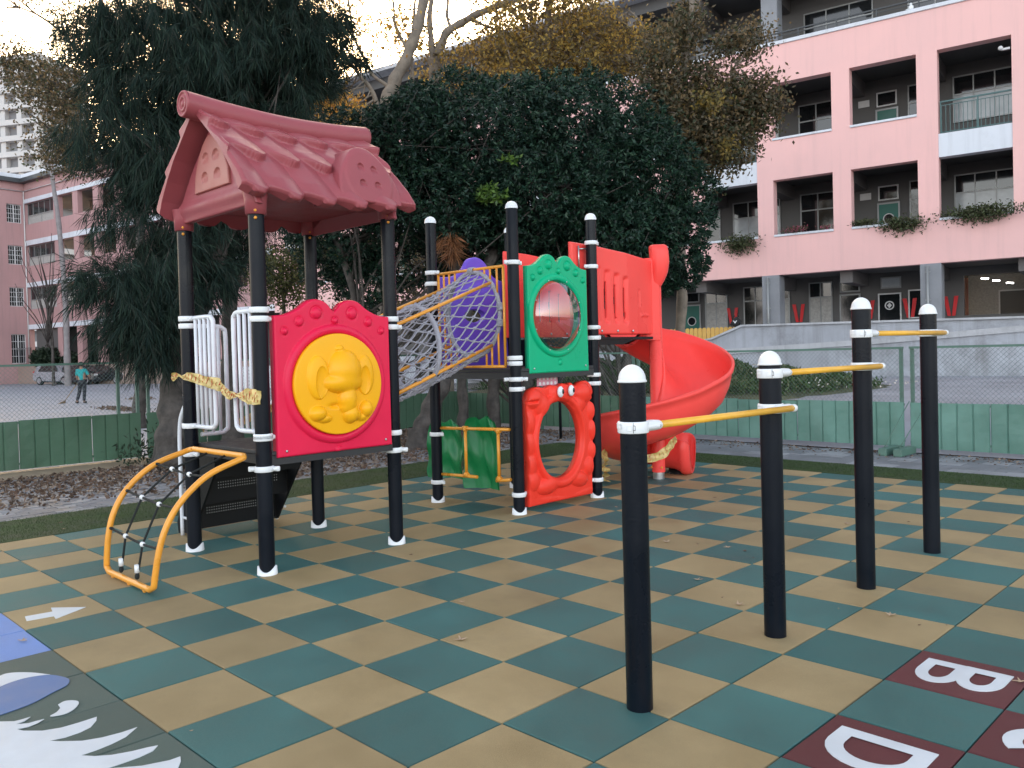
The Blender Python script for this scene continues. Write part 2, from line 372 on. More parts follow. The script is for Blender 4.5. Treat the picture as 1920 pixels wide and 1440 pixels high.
# ================================================================ the ground
g = MB(); g.add([(-700, -500, -.065), (500, -500, -.065), (500, 700, -.065), (-700, 700, -.065)], [(0, 1, 2, 3)])
tag(g.build('ground', M_['soil']), kind='structure')
TX0, TY1 = -4.372, 8.40
floor = MB(); joint = .006
jr = random.Random(3)
def tile(i, j):
    x0, x1, y0, y1 = max(i*.5, TX0), (i+1)*.5, j*.5, min((j+1)*.5, TY1)
    if x1-x0 < .02 or y1-y0 < .02: return
    c = 1 if (i+j) % 2 else 0
    if j == -1 and i in (-4, -3): mi = 4
    elif j < 0 and i >= -2 and i < 4: mi = 3
    elif (i, j) in ((5, 5), (5, 3), (6, 4), (5, 1), (6, 2)): mi = 2
    else: mi = 1-c
    z = jr.uniform(-.0018, .0018); q = joint/2; a = [jr.uniform(-.0012, .0012) for _ in range(8)]
    x0 += q+a[0]; x1 -= q+a[1]; y0 += q+a[2]; y1 -= q+a[3]; e = .0035
    zz = [z+a[4], z+a[5], z+a[6], z+a[7]]
    top = [(x0+e, y0+e, zz[0]), (x1-e, y0+e, zz[1]), (x1-e, y1-e, zz[2]), (x0+e, y1-e, zz[3])]
    mid = [(x0, y0, zz[0]-e), (x1, y0, zz[1]-e), (x1, y1, zz[2]-e), (x0, y1, zz[3]-e)]
    bot = [(x0, y0, -.03), (x1, y0, -.03), (x1, y1, -.03), (x0, y1, -.03)]
    F = [(0, 1, 2, 3)]+[(k+4, (k+1) % 4+4, (k+1) % 4, k) for k in range(4)]+[(k+8, (k+1) % 4+8, (k+1) % 4+4, k+4) for k in range(4)]
    floor.add(top+mid+bot, F, mi, False)
for i in range(-9, 20):
    for j in range(-12, 17): tile(i, j)
fl = floor.build('rubber_tile_floor', [M_['teal'], M_['tan'], M_['maroon'], M_['slate'], M_['blue']]); tag(fl, kind='structure')
fb = MB(); fb.add([(TX0, -6, -.03), (10, -6, -.03), (10, TY1, -.03), (TX0, TY1, -.03)], [(0, 1, 2, 3)]); fb.build('floor_bed', M_['joint'], fl)
# painted markings, thin sheets on the tiles
def sheet(name, pts, m, z=.0035, par=fl):
    mb = MB(); n = len(pts); mb.add([(p[0], p[1], z) for p in pts]+[(p[0], p[1], z-.003) for p in pts], [tuple(range(n))]+[(i, n+i, n+(i+1) % n, (i+1) % n) for i in range(n)], 0, False)
    return mb.build(name, m, par)
gp = lambda L, o=(0, 0), s=1.: [ground(o[0]+u*s, o[1]+v*s)[:2] for u, v in L]
def orient(P):
    P = [tuple(p) for p in P]; a = sum(P[i][0]*P[(i+1) % len(P)][1]-P[(i+1) % len(P)][0]*P[i][1] for i in range(len(P)))
    return P if a > 0 else P[::-1]
ar = [(-1.79, .075), (-1.68, .055), (-1.655, .2), (-1.585, .19), (-1.70, .40), (-1.865, .245), (-1.765, .225)]
sheet('painted_arrow', orient(ar), M_['wpaint'])
sc = 340/1920
def crv(L, k=5): return [tuple(p) for p in smooth_path(L, k)]
sheet('painted_brow', orient(gp(crv([(-260, 640), (-120, 480), (0, 385), (130, 352), (330, 350), (530, 372)])+crv([(530, 372), (330, 395), (170, 435), (0, 500), (-160, 590), (-260, 640)])[1:-1], (0, 1200), sc)), M_['wpaint'])
sheet('painted_eye_patch', orient(gp(crv([(-260, 645), (0, 503), (170, 438), (330, 398), (530, 375), (700, 405), (735, 440), (700, 490), (560, 560), (330, 680), (0, 800), (-260, 880)]), (0, 1200), sc)), M_['bpaint'])
sheet('painted_feather', orient(gp(crv([(615, 690), (680, 655), (760, 645), (825, 655), (830, 685), (780, 740), (680, 790), (533, 812), (600, 770), (640, 725)]), (0, 1200), sc)), M_['wpaint'])
feath = [(-300, 850), (0, 870), (150, 868), (240, 845), (322, 820), (260, 865), (165, 900), (300, 888), (380, 865), (468, 843), (400, 885), (300, 925), (175, 950), (250, 968), (450, 968), (650, 935), (840, 880), (1025, 820), (1020, 860), (960, 930), (850, 985), (690, 1040), (520, 1075), (640, 1080), (870, 1075), (1080, 1040), (1290, 985), (1452, 930), (1330, 1035), (1180, 1110), (1020, 1175), (860, 1230), (1000, 1237), (1180, 1225), (1400, 1185), (1560, 1145), (1672, 1123), (1620, 1180), (1480, 1245), (1300, 1310), (1120, 1370), (1500, 1340), (1800, 1280), (1910, 1240), (1915, 1290), (1880, 1380), (1850, 1480), (900, 1900), (-300, 1900)]
sheet('painted_plumage', orient(gp(feath, (0, 1200), sc)), M_['wpaint'])
def letter(ch, i, j, size=.40):
    """block letter: reading direction -y, upright direction +x"""
    cx, cy = (i+.5)*.5, (j+.5)*.5; W_ = .30; H_ = .37; T_ = .068
    P = lambda r, u: (cx-H_/2+u, cy+W_/2-r)         # r to the reading side, u upwards
    def arc(c, a, b, t0, t1, n=14): return [(c[0]+a*math.cos(R(t)), c[1]+b*math.sin(R(t))) for t in np.linspace(t0, t1, n)]
    mb = MB(); ZL = [.004]
    def ringstrip(o, q):
        n = len(o); mb.add([(*P(*p), ZL[0]) for p in o]+[(*P(*p), ZL[0]) for p in q], [(k, k+1, n+k+1, n+k) for k in range(n-1)], 0, False)
        mb.add([(*P(*p), ZL[0]) for p in o]+[(*P(*p), .0005) for p in o], [(k, k+1, n+k+1, n+k) for k in range(n-1)], 0, False)
    if ch == 'D':
        o = [(0, 0)]+[(W_*.42, 0)]+arc((W_*.42, H_/2), W_*.58, H_/2, -88, 88)+[(W_*.42, H_), (0, H_), (0, 0)]
        q = [(T_, T_)]+[(W_*.42, T_)]+arc((W_*.42, H_/2), W_*.58-T_, H_/2-T_, -88, 88)+[(W_*.42, H_-T_), (T_, H_-T_), (T_, T_)]
        ringstrip(o, q)
    if ch == 'B':
        for (b0, b1, ww) in ((0, H_*.53, W_), (H_*.47, H_, W_*.94)):
            h = b1-b0; o = [(0, b0), (ww*.5, b0)]+arc((ww*.5, b0+h/2), ww*.5, h/2, -88, 88)+[(ww*.5, b1), (0, b1), (0, b0)]
            q = [(T_, b0+T_*.8), (ww*.5, b0+T_*.8)]+arc((ww*.5, b0+h/2), ww*.5-T_, h/2-T_*.8, -88, 88)+[(ww*.5, b1-T_*.8), (T_, b1-T_*.8), (T_, b0+T_*.8)]
            ringstrip(o, q); ZL[0] += .0015
    if ch == 'C':
        o = arc((W_*.55, H_/2), W_*.55, H_/2, 48, 312, 26); q = arc((W_*.55, H_/2), W_*.55-T_, H_/2-T_, 48, 312, 26); ringstrip(o, q)
    return mb.build('painted_letter', M_['wpaint'], fl)
letter('B', 5, 5); letter('D', 5, 3); letter('C', 6, 4)
# turf strips
t = MB(); G1 = []
t.box((-5.50, -6, -.03), (TX0-.004, 9.25, .004)); t.box((TX0-.004, TY1+.004, -.03), (12, 9.25, .004))
tag(t.build('turf_strip', M_['turf']), kind='structure')
# turf blades
def scatter_blades(n, x0, x1, y0, y1):
    P = np.stack([rng.uniform(x0, x1, n), rng.uniform(y0, y1, n), np.full(n, .003)], 1)
    D = rnd_dirs(n)*.5; D[:, 2] = 1.; return leaves(P, D, rng.uniform(.012, .024, n), .0035)
M_['blade'] = leaf_mat('turf_blades', [(.035, .075, .016), (.05, .10, .025), (.06, .085, .03), (.03, .055, .015)], .7, .2)
tag(fast_quads('turf_blades', np.concatenate([scatter_blades(30000, -5.5, TX0, 0, 9.2), scatter_blades(26000, TX0, 3, TY1, 9.2)]), M_['blade']), 'short green blades of the artificial turf strip round the tiles', 'turf', kind='stuff')
# pavers at the right fence
pv = MB(); r_ = random.Random(5)
y = 9.27
for rw, wd in enumerate((.30, .30, .30, .30, .30)):
    x = -9.6+(.15 if rw % 2 else 0)
    while x < 12:
        dz = r_.uniform(-.004, .004); pv.box((x+.004, y+.004, -.05), (x+.296, y+wd-.004, .002+dz), 0 if r_.random() < .7 else 1, .004); x += .3
    y += wd
M_['paver2'] = mat('light_paver', (.29, .295, .31), .75, var=.2, vs=1.7, bump=.6, bs=90, dirt=.5)
tag(pv.build('fence_path', [M_['paver'], M_['paver2']]), kind='structure')
# left: herringbone pavers covered with leaves, then a sandy concrete kerb under the fence
pv = MB(); x = -8.9
rw = 0
while x < -5.52:
    y = -3+(.1 if rw % 2 else 0)
    while y < 9.2:
        dz = r_.uniform(-.006, .006); pv.box((x+.004, y+.004, -.05), (min(x+.096, -5.51), y+.196, -.004+dz), 0 if r_.random() < .6 else 1); y += .2
    x += .1; rw += 1
tag(pv.build('side_path', [M_['paver'], M_['paver2']]), kind='structure')
kb = MB(); kb.box((-9.98, -8, -.06), (-8.95, 4.02, .0), 0, .02); tag(kb.build('sandy_verge', M_['sandy']), kind='structure')
vb = MB(); vb.box((-9.0, 3.86, -.06), (-8.72, 4.22, .06), 0, .01)
tag(vb.build('concrete_block', M_['sandy']), 'small concrete block at the end of the sandy verge by the leaning tree', 'block')
# soil under the trees
n = 60; X, Y = np.meshgrid(np.linspace(-9.98, -5.6, n), np.linspace(2.6, 9.25, n), indexing='ij')
# the yards beyond the fences
yd = MB(); yd.add([(-9.99, -150, -.012), (-9.99, 11.2, -.012), (-400, 11.2, -.012), (-400, -150, -.012)], [(0, 1, 2, 3)])
yd.add([(-9.99, 11.2, -.012), (-9.99, 60, -.012), (-400, 60, -.012), (-400, 11.2, -.012)], [(0, 1, 2, 3)])
tag(yd.build('school_yard', M_['yard']), kind='structure')
# fallen leaves as litter
M_['litter'] = leaf_mat('leaf_litter', [(.13, .085, .06), (.20, .14, .10), (.085, .055, .04), (.26, .20, .15), (.16, .10, .07), (.10, .075, .06)], .8, .1)
n = 15000
P = np.stack([rng.uniform(-8.95, -5.9, n), rng.uniform(-2, 9.2, n), rng.uniform(0, .02, n)], 1)
keep = (rng.random(n) < np.clip((-P[:, 0]-5.9)/1.6+.06+.25*np.sin(P[:, 1]*3)*np.sin(P[:, 0]*4), .05, 1)); P = P[keep]
D = rnd_dirs(len(P)); D[:, 2] = rng.uniform(-.05, .35, len(P)); lit = [leaves(P, D, rng.uniform(.03, .08, len(P)), rng.uniform(.025, .05, len(P)))]
n = 6000; P = np.stack([rng.uniform(-9.9, -5.6, n), rng.uniform(4.2, 10.8, n), rng.uniform(0, .03, n)], 1); D = rnd_dirs(n); D[:, 2] *= .3
lit.append(leaves(P, D, rng.uniform(.03, .09, n), rng.uniform(.025, .05, n)))
n = 1500; P = np.stack([rng.uniform(-9, 4, n), 10.8-np.abs(rng.normal(0, .35, n)), rng.uniform(0, .012, n)], 1); D = rnd_dirs(n); D[:, 2] *= .3
lit.append(leaves(P, D, rng.uniform(.02, .06, n), rng.uniform(.015, .035, n)))
tag(fast_quads('leaf_litter', np.concatenate(lit), M_['litter']), 'brown leaf litter covering the ground along the left fence', 'leaf litter', kind='stuff')
# the few leaves that lie on the tiles: a thing each
M_['dryleaf'] = mat('dry_leaf', (.42, .30, .20), .7, var=.3, vs=30); M_['dryleaf2'] = mat('dark_dry_leaf', (.13, .07, .045), .7, var=.3, vs=30)
def dry_leaf(u, v, s, k):
    c = ground(u, v, .004); mb = MB(); n = 5; pts = []; a0 = k*1.3
    for q in range(2*n):
        a = a0+math.pi*q/n; r = s*(1. if q % 2 == 0 else .38)*random.uniform(.75, 1.15); pts.append((c[0]+r*math.cos(a), c[1]+r*math.sin(a), c[2]+(.45*s*random.uniform(.3, 1.) if q % 2 == 0 else .002)))
    mb.add([(c[0], c[1], c[2]+.003)]+pts, [(0, 1+q, 1+(q+1) % (2*n)) for q in range(2*n)], 0, False)
    mb.tube([c, (c[0]+s*1.2*math.cos(a0+.3), c[1]+s*1.2*math.sin(a0+.3), c[2]+.2*s)], .0015, 4)
    lb = {0: 'pale curled dry leaf lying on the chequered tiles', 1: 'small dark dry leaf lying on the chequered tiles'}[k % 2]
    return tag(mb.build('fallen_leaf', M_['dryleaf' if k % 2 == 0 else 'dryleaf2']), lb, 'leaf', 'pale curled leaves on the tiles' if k % 2 == 0 else 'small dark leaves on the tiles')
for k, (u, v, s) in enumerate([(42, 1201, .035), (700, 1038, .02), (866, 1129, .024), (772, 1040, .018), (865, 1199, .036), (838, 947, .018), (1250, 1016, .04), (1309, 1020, .012), (1365, 1026, .038), (1396, 1033, .025), (1308, 1087, .03), (1412, 1046, .012), (1385, 1133, .034), (1355, 1120, .01), (1387, 918, .03), (1340, 933, .025), (1539, 956, .018), (1538, 957, .01), (1670, 1153, .035), (1702, 978, .018), (1588, 982, .04), (1492, 920, .01), (1913, 1278, .03), (1775, 1172, .008), (420, 1061, .014), (288, 1086, .014), (1156, 951, .022), (1725, 1172, .01), (1572, 1141, .01), (113, 980, .03), (118, 992, .02), (1262, 877, .04), (360, 1370, .008), (650, 1165, .01)]):
    dry_leaf(u, v, s, k if k not in (0, 4, 12) else k*2)
# ================================================================ the play structure
PS = thing('play_structure', 'playground climbing tower with pink tiled roof, net tunnel, coloured panels and red spiral slide', 'play structure', (-2.1, 2.2, 0))
POST = dict(A=(-2.70, 1.575), B=(-1.53, 1.585), C=(-1.57, 2.785), D=(-2.70, 2.75), E=(-2.79, 4.26), F=(-1.635, 4.31), G=(-1.62, 5.475), H=(-2.79, 5.43))
RP = .057
def collar(p, post, x, y, z, ang=0., lug=1., h=.042):
    """white clamp band with a bolted lug at each side"""
    mb = MB(); r = RP+.013
    mb.lathe([(RP+.001, -h/2), (r-.003, -h/2), (r, -h/2+.005), (r, h/2-.005), (r-.003, h/2), (RP+.001, h/2)], (x, y, z), 20)
    for s in ((1, -1) if lug == 2 else (1,)):
        d = np.array([math.cos(ang)*s, math.sin(ang)*s, 0]); q = np.array([-d[1], d[0], 0]); c = np.array([x, y, z])+d*(r+.014)
        mb.ball(c-d*.004, (.030 if abs(d[0]) > .7 else .022, .030 if abs(d[1]) > .7 else .022, h/2-.002), 12); mb.lathe([(0, -h/2+.003), (.013, -h/2+.003), (.0165, -h/2+.008), (.0165, h/2-.008), (.013, h/2-.003), (0, h/2-.003)], c+d*.016, 14)
    o = mb.build('clamp', M_['white'], post)
    return o
def post(key, top, base=True, cap=True):
    x, y = POST[key]; mb = MB()
    mb.lathe([(RP, -.02), (RP, top)], (x, y, 0), 28); mb.lathe([(0, top), (RP, top)], (x, y, 0), 28)
    o = mb.build('post', M_['navy'], PS)
    if base:
        n = 28; vs = []; F = []
        for k in range(n):
            a = 2*math.pi*k/n; lift = .042-.020*math.cos(2*(a+.66))
            for rr, zz in ((RP+.016, 0.), (RP+.012, lift), (RP, lift)): vs.append((x+rr*math.cos(a), y+rr*math.sin(a), zz))
        for k in range(n):
            k2 = (k+1) % n
            for q in range(2): F.append((k*3+q, k2*3+q, k2*3+q+1, k*3+q+1))
        MB().add(vs, F).build('base_ring', M_['white'], o)
    if cap:
        pr = [(RP+.004, top-.015), (RP+.004, top+.006)]+[((RP+.002)*math.cos(t), top+.006+.052*math.sin(t)) for t in np.linspace(0, math.pi/2, 8)]
        MB().lathe(pr, (x, y, 0), 28).build('cap', M_['white'], o)
    return o
PO = {}
for k, tp, cp in (('A', 2.72, 0), ('B', 2.70, 0), ('C', 2.74, 0), ('D', 2.74, 0), ('E', 2.95, 1), ('F', 2.95, 1), ('G', 2.945, 1), ('H', 2.945, 1)): PO[k] = post(k, tp, cap=bool(cp))
for k, z, a, l in (('A', 1.905, 0, 1), ('A', 1.845, 1.3, 1), ('A', 1.03, 0, 1), ('A', .80, 0, 2), ('B', 1.915, math.pi, 1), ('B', 1.85, 1.57, 1), ('B', 1.0, math.pi, 1), ('B', .99, 1.57, 1), ('B', .765, .75, 2),
                   ('C', 1.86, -1.57, 1), ('C', 1.795, 1.57, 1), ('C', .925, -1.57, 1), ('C', .78, .75, 2), ('D', 1.86, -1.57, 1), ('D', .80, .7, 2),
                   ('E', 2.415, 0, 1), ('E', 2.30, 3.1, 1), ('E', 1.40, 0, 1), ('E', .72, 0, 1), ('E', .215, 0, 1), ('F', 2.42, 1.57, 2), ('F', 1.505, 3.14, 1), ('F', 1.452, 3.14, 1), ('F', 1.30, .75, 2), ('F', 1.205, 1.57, 1), ('F', .19, 1.57, 1),
                   ('G', 2.69, 1.57, 1), ('G', 2.44, -1.57, 1), ('G', 1.80, 1.57, 1), ('G', 1.69, 1.57, 1), ('G', 1.30, -1.57, 1), ('G', 1.21, -1.57, 1), ('G', .19, -1.57, 1), ('H', 2.44, 0, 1), ('H', 1.30, 0, 1)):
    collar(k, PO[k], *POST[k], z, a, l)
# ---- decks
def deck(x0, x1, y0, y1, z):
    mb = MB(); mb.box((x0, y0, z-.03), (x1, y1, z), 0, .004); mb.box((x0, y0, z-.10), (x1, y0+.035, z-.032)); mb.box((x0, y1-.035, z-.10), (x1, y1, z-.032))
    mb.box((x0, y0+.036, z-.10), (x0+.035, y1-.036, z-.032)); mb.box((x1-.035, y0+.036, z-.10), (x1, y1-.036, z-.032))
    return mb.build('deck', M_['deck'], PS)
deck(-2.70, -1.50, 1.62, 2.72, .885); deck(-2.80, -1.58, 4.30, 5.42, 1.40)
# ---- pitched roof with cast shingles
XR = -2.09; YR0, YR1 = 1.40, 2.90
rf = None
_T = [0, .2, .4, .6, .8, 1., 1.2]
def prof(t): return np.interp(t, _T, [.04, .215, .385, .525, .635, .70, .72]), np.interp(t, _T, [3.40, 3.255, 3.115, 2.965, 2.825, 2.70, 2.56])
Tb = [.0, .20, .52, .97]; WS = .285; AMP = [0, .095, .14, .10]; LEAN = [0, .03, .08, .10]
def petal(q): return np.sin(np.pi*np.clip(q, 0, 1)**1.5)**.8
PH = [0, .42, .08, .55]
def brow(r, s): return Tb[r]+AMP[r]*(petal(((s-LEAN[r])/WS+PH[r]) % 1.)-.5)
mb = MB()
for sg in (1, -1):
    ns, ntt = 230, 150
    s = np.linspace(0, YR1-YR0, ns); E3 = brow(3, s); tt = np.linspace(0, 1, ntt)
    Tm = tt[:, None]*E3[None, :]; Sm = np.broadcast_to(s, Tm.shape); h = np.zeros_like(Tm)
    for r in (1, 2, 3):
        lo, hi = brow(r-1, Sm), brow(r, Sm); fr = (Tm-lo)/(hi-lo); frc = np.clip(fr, 0, 1); q = ((Sm-LEAN[r]*(.15+.85*frc))/WS+PH[r]) % 1.
        hh = .004+(.030+.040*frc)*np.sin(np.pi*np.clip(q**1.15, 0, 1))**.55*(.35+.65*frc)+.008*frc
        h = np.where((fr >= 0) & (fr <= 1.0001), hh, h)
    # soften steps a little
    for _ in range(1): h = .25*np.roll(h, 1, 0)+.5*h+.25*np.roll(h, -1, 0); h[0] = h[1]; h[-1] = h[-2]; h[:, 1:-1] = .2*h[:, :-2]+.6*h[:, 1:-1]+.2*h[:, 2:]
    edge = np.minimum(Sm, (YR1-YR0)-Sm); h += .014*np.exp(-(edge/.035)**2); endr = np.clip(1-edge/.03, 0, 1); h -= .03*(1-np.sqrt(1-endr**2*.98))
    te = np.clip((tt[:, None]-.965)/.035, 0, 1); h -= .035*(1-np.sqrt(1-te**2*.98))
    d, z = prof(Tm); d2, z2 = prof(Tm+1e-3); nx, nz_ = -(z2-z), (d2-d); L = np.hypot(nx, nz_); nx /= L; nz_ /= L
    bow = .035*(2*Sm/(YR1-YR0)-1)**2       # the ends sweep up a little
    top = np.stack([XR+sg*(d+nx*h), YR0+Sm, z+nz_*h+bow], -1); un = np.stack([XR+sg*(d-nx*.025), YR0+Sm, z-nz_*.025+bow], -1)
    mb.grid(top, 0, True, flip=sg > 0); mb.grid(un, 0, True, flip=sg < 0)
    for a in (0, -1):
        mb.grid(np.stack([top[:, a], un[:, a]], 0), 0, True)
    mb.grid(np.stack([top[-1], un[-1]], 0), 0, True)
roof = mb.build('roof', M_['roof'], PS)
# ridge roll, slightly sagging, with rings pressed into its ends
rp = smooth_path([(XR, 1.33, 3.475), (XR, 1.7, 3.445), (XR, 2.15, 3.43), (XR, 2.6, 3.445), (XR, 2.95, 3.475)], 8)
mb = MB(); mb.tube(rp, .098, 28, caps=False)
def endcap(y, sg, z):
    pr = [(.098, 0), (.094, .010), (.082, .013), (.080, .004), (.060, .004), (.058, .012), (.042, .012), (.040, .003), (.022, .003), (.020, .010), (0, .011)]; n = 28; vs = []; F = []
    for r, q in pr:
        for k in range(n): a = 2*math.pi*k/n; vs.append((XR+r*math.cos(a), y+sg*q, z+r*math.sin(a)))
    for i in range(len(pr)-1):
        for k in range(n): k2 = (k+1) % n; F.append((i*n+k, i*n+k2, (i+1)*n+k2, (i+1)*n+k))
    mb.add(vs, F)
endcap(1.33, -1, 3.475); endcap(2.95, 1, 3.475); mb.build('ridge_roll', M_['roof'], roof)
# gable walls with a pink shutter of four half-moons
def gable(y, sg):
    tq = np.linspace(0, 1, 14); d, z = prof(tq); d = d-.03; z = z-.03
    out = [(XR+a, b) for a, b in zip(d, z)]+[(XR-a, b) for a, b in zip(d[::-1], z[::-1])]
    out = [(u, v) for u, v in out]; 
    F0 = FY(y, -sg)
    fr = (lambda u, v, w: np.stack(np.broadcast_arrays(u, y+sg*np.asarray(w, float), v), -1))
    hf = lambda u, v: .0+.03*np.exp(-((v-2.77)/.05)**2)
    relief(out, (XR, 2.97), hf, fr, 18, .04, n=160).build('gable_wall', M_['roof'], roof)
    ws = [(XR-.285, 2.865), (XR+.285, 2.865), (XR+.27, 3.0), (XR+.20, 3.14), (XR+.10, 3.245), (XR, 3.285), (XR-.10, 3.245), (XR-.20, 3.14), (XR-.27, 3.0)]
    ws = [tuple(p) for p in np.vstack([[ws[0]], [ws[1]], smooth_path(ws[2:], 5)])]
    def hs(u, v):
        w = np.zeros_like(u)+.022
        for cu, cv in ((-.085, 3.10), (.085, 3.10), (-.105, 2.955), (.105, 2.955)):
            r = np.hypot((u-XR-cu)/.058, (v-cv)/.058); w = w-.018*np.clip(1-r**6, 0, 1)*(np.clip((v-cv)/.05+.55, 0, 1))
        return w
    relief(ws, (XR, 3.03), hs, fr, 60, .01, rnd=.012, n=220).build('gable_shutter', M_['roofp'], roof)
gable(1.545, -1); gable(2.78, 1)
# dormer on the side slope
mb = MB()
ds = [(2.235, 2.76), (2.80, 2.76), (2.805, 2.86), (2.77, 2.98), (2.70, 3.10), (2.60, 3.20), (2.515, 3.225), (2.42, 3.20), (2.33, 3.10), (2.26, 2.98), (2.232, 2.86)]
def hd(u, v):
    w = np.zeros_like(u); inn = np.hypot((u-2.52)/.215, (v-2.96)/.23); w = w+.012*(1/(1+np.exp((inn-1)*30)))
    for cu, cv in ((-.06, 3.04), (.06, 3.03), (-.07, 2.905), (.07, 2.90)):
        r = np.hypot((u-2.52-cu)/.034, (v-cv)/.045); w = w-.022*np.clip(1-r**6, 0, 1)*np.clip((v-cv)/.04+.6, 0, 1)
    return w
sp = lambda u, v, w: np.stack(np.broadcast_arrays(-1.375-.32*(np.asarray(v, float)-2.76)+np.asarray(w, float), u, v), -1)
ds2 = [tuple(p) for p in np.vstack([[ds[0]], [ds[1]], smooth_path(ds[2:], 5)])]
relief(ds2, (2.52, 2.95), hd, sp, 60, .42, rnd=.022, n=260).build('dormer', M_['roof'], roof)
for k, (x, y) in ((k, POST[k]) for k in 'ABCD'):
    mb = MB(); z0 = {'A': 2.62, 'B': 2.60, 'C': 2.68, 'D': 2.68}[k]
    mb.lathe([(RP+.001, z0), (RP+.017, z0), (RP+.022, z0+.10), (RP+.035, z0+.17)], (x, y, 0), 24); so = mb.build('post_socket', M_['roof'], roof)
    for dz in (.022, -.030):
        a = -.55; c = (x+(RP+.012)*math.cos(a), y+(RP+.012)*math.sin(a), z0+dz); b = MB(); b.ball(c, (.012, .012, .012), 8); b.build('bolt_cap', M_['orange'], PS)
# inner ceiling so that the underside is closed and dark
mb = MB(); mb.add([(XR-.60, 1.53, 2.79), (XR+.60, 1.53, 2.79), (XR+.60, 2.80, 2.79), (XR-.60, 2.80, 2.79)], [(0, 3, 2, 1)]); mb.build('roof_ceiling', M_['roof'], roof)
# ---- crested panels (red and green share a shape)
def crest_outline(y0, y1, zb, zt, lean=0.):
    W_ = y1-y0; pts = [(y0, zb), (y1, zb), (y1, zt)]
    top = [(1, 0), (.90, .012), (.80, .055), (.715, .115), (.64, .128), (.57, .105), (.52, .052), (.50, .038), (.48, .052), (.43, .105), (.36, .128), (.285, .115), (.20, .055), (.10, .012), (0, 0)]
    tp = smooth_path([(y0+W_*a, zt+b) for a, b in top], 4); return [pts[0], pts[1]]+[tuple(p) for p in tp]
def crest_h(y0, y1, zt, cy, cz, r_in, r_out, bump_h=.024):
    W_ = y1-y0
    def hf(u, v):
        w = np.zeros_like(u)
        r = np.hypot(u-cy, v-cz); ring = np.clip(1-np.abs((r-(r_in+r_out)/2)/((r_out-r_in)/2)), 0, 1); w = w+.028*np.sqrt(np.clip(1-(1-ring)**2, 0, 1))
        for a, b, q in ((.5, -.035, .026), (.345, .022, .043), (.655, .022, .043), (.20, -.045, .033), (.80, -.045, .033), (.08, -.115, .026), (.92, -.115, .026)):
            cu, cv = y0+W_*a, zt+b; rr = np.hypot((u-cu)/q, (v-cv)/q); w = w-.008*np.exp(-((rr-1.12)/.14)**2)+bump_h*np.sqrt(np.clip(1-rr**2, 0, 1))
        cu, cv = y0+W_*.5, cz-r_out-.055; rr = np.hypot((u-cu)/.024, (v-cv)/.028); w = w+.018*np.sqrt(np.clip(1-rr**2, 0, 1))-.006*np.exp(-((rr-1.12)/.14)**2)
        return w
    return hf
ry0, ry1, rzb, rzt = 1.672, 2.705, .835, 1.875; rc = (2.185, 1.355)
rp_ = relief(crest_outline(ry0, ry1, rzb, rzt), rc, crest_h(ry0, ry1, rzt, *rc, .385, .455), FX(-1.478), 110, .07, rnd=.02, n=420).build('crested_panel', M_['red'], PS)
tag(rp_, 'red crested panel holding the yellow elephant disc')
# elephant disc
def hele(u, v):
    a, b = (u-rc[0]), (v-rc[1]); w = .012+.020*np.sqrt(np.clip(1-(np.hypot(a, b)/.42)**2, 0, 1))
    g = lambda cu, cv, ru, rv, h, e=.5: h*np.clip(1-((a-cu)/ru)**2-((b-cv)/rv)**2, 0, 1)**e
    ear = np.maximum(g(-.195, .055, .095, .165, .050, .25), g(.225, .06, .085, .155, .048, .25)); ear = ear-.030*np.maximum(g(-.175, .02, .055, .12, 1., .6), g(.215, .02, .045, .11, 1., .6))
    head = g(.035, .10, .150, .165, .105); brow_ = g(.02, .01, .175, .085, .095)
    trunk = np.maximum(np.maximum(g(.055, -.12, .085, .13, .085), g(.08, -.235, .075, .075, .080)), g(.125, -.245, .05, .045, .060))
    foot = np.maximum(np.maximum(g(-.205, -.215, .075, .060, .070), g(-.150, -.255, .07, .035, .045)), np.maximum(g(.225, -.205, .065, .068, .075), g(.185, -.265, .055, .035, .045)))
    hat = g(-.0, .27, .04, .03, .04); mouth = -.022*np.exp(-((a+.055)/.045)**2-((b+.165)/.018)**2)
    k = 110.; st = np.stack([ear, head, brow_, trunk, foot, hat, 0*a]); w = w+np.log(np.exp(st*k).sum(0))/k-math.log(7)/k*.5
    return w+mouth
dr = .392; do = [(rc[0]+dr*math.cos(t), rc[1]+dr*.985*math.sin(t)) for t in np.linspace(0, 2*math.pi, 120, endpoint=False)]
disc = relief(do, rc, hele, FX(-1.458), 130, .02, rnd=.01, n=300).build('elephant_disc', M_['yellowp'], rp_)
mb = MB()
for k in range(8):
    a = R(90+k*45); c = (-1.442, rc[0]+.372*math.cos(a), rc[1]+.366*math.sin(a)); mb.ball(c, (.005, .008, .008), 8)
for yy, zz in ((ry0+.07, rzb+.045), (ry1-.07, rzb+.05)): mb.ball((-1.474, yy, zz), (.007, .011, .011), 8)
mb.build('bolt_heads', M_['steel'], rp_)
gy0, gy1, gzb, gzt = 4.44, 5.335, 1.345, 2.395; gc = (4.845, 1.915)
gpn = relief(crest_outline(gy0, gy1, gzb, gzt), gc, crest_h(gy0, gy1, gzt, *gc, .345, .415), FX(-1.57), 80, .06, hole=(.330, .350), rnd=.02, n=420).build('crested_panel', M_['green'], PS)
tag(gpn, 'green crested panel with a clear dome window')
mb = MB(); rows = []
for t in np.linspace(0, 1, 16):
    a = np.linspace(0, 2*math.pi, 56, endpoint=False); r = .352*(1-t)+1e-4; w = .005+.15*math.sqrt(max(0, 1-(1-t)**2)); rows.append(FX(-1.575)(gc[0]+.945*r*np.cos(a), gc[1]+r*np.sin(a), w))
mb.grid(np.array(rows), 0, True, closed=True); mb.build('dome_window', M_['bubble'], gpn)
mb = MB()
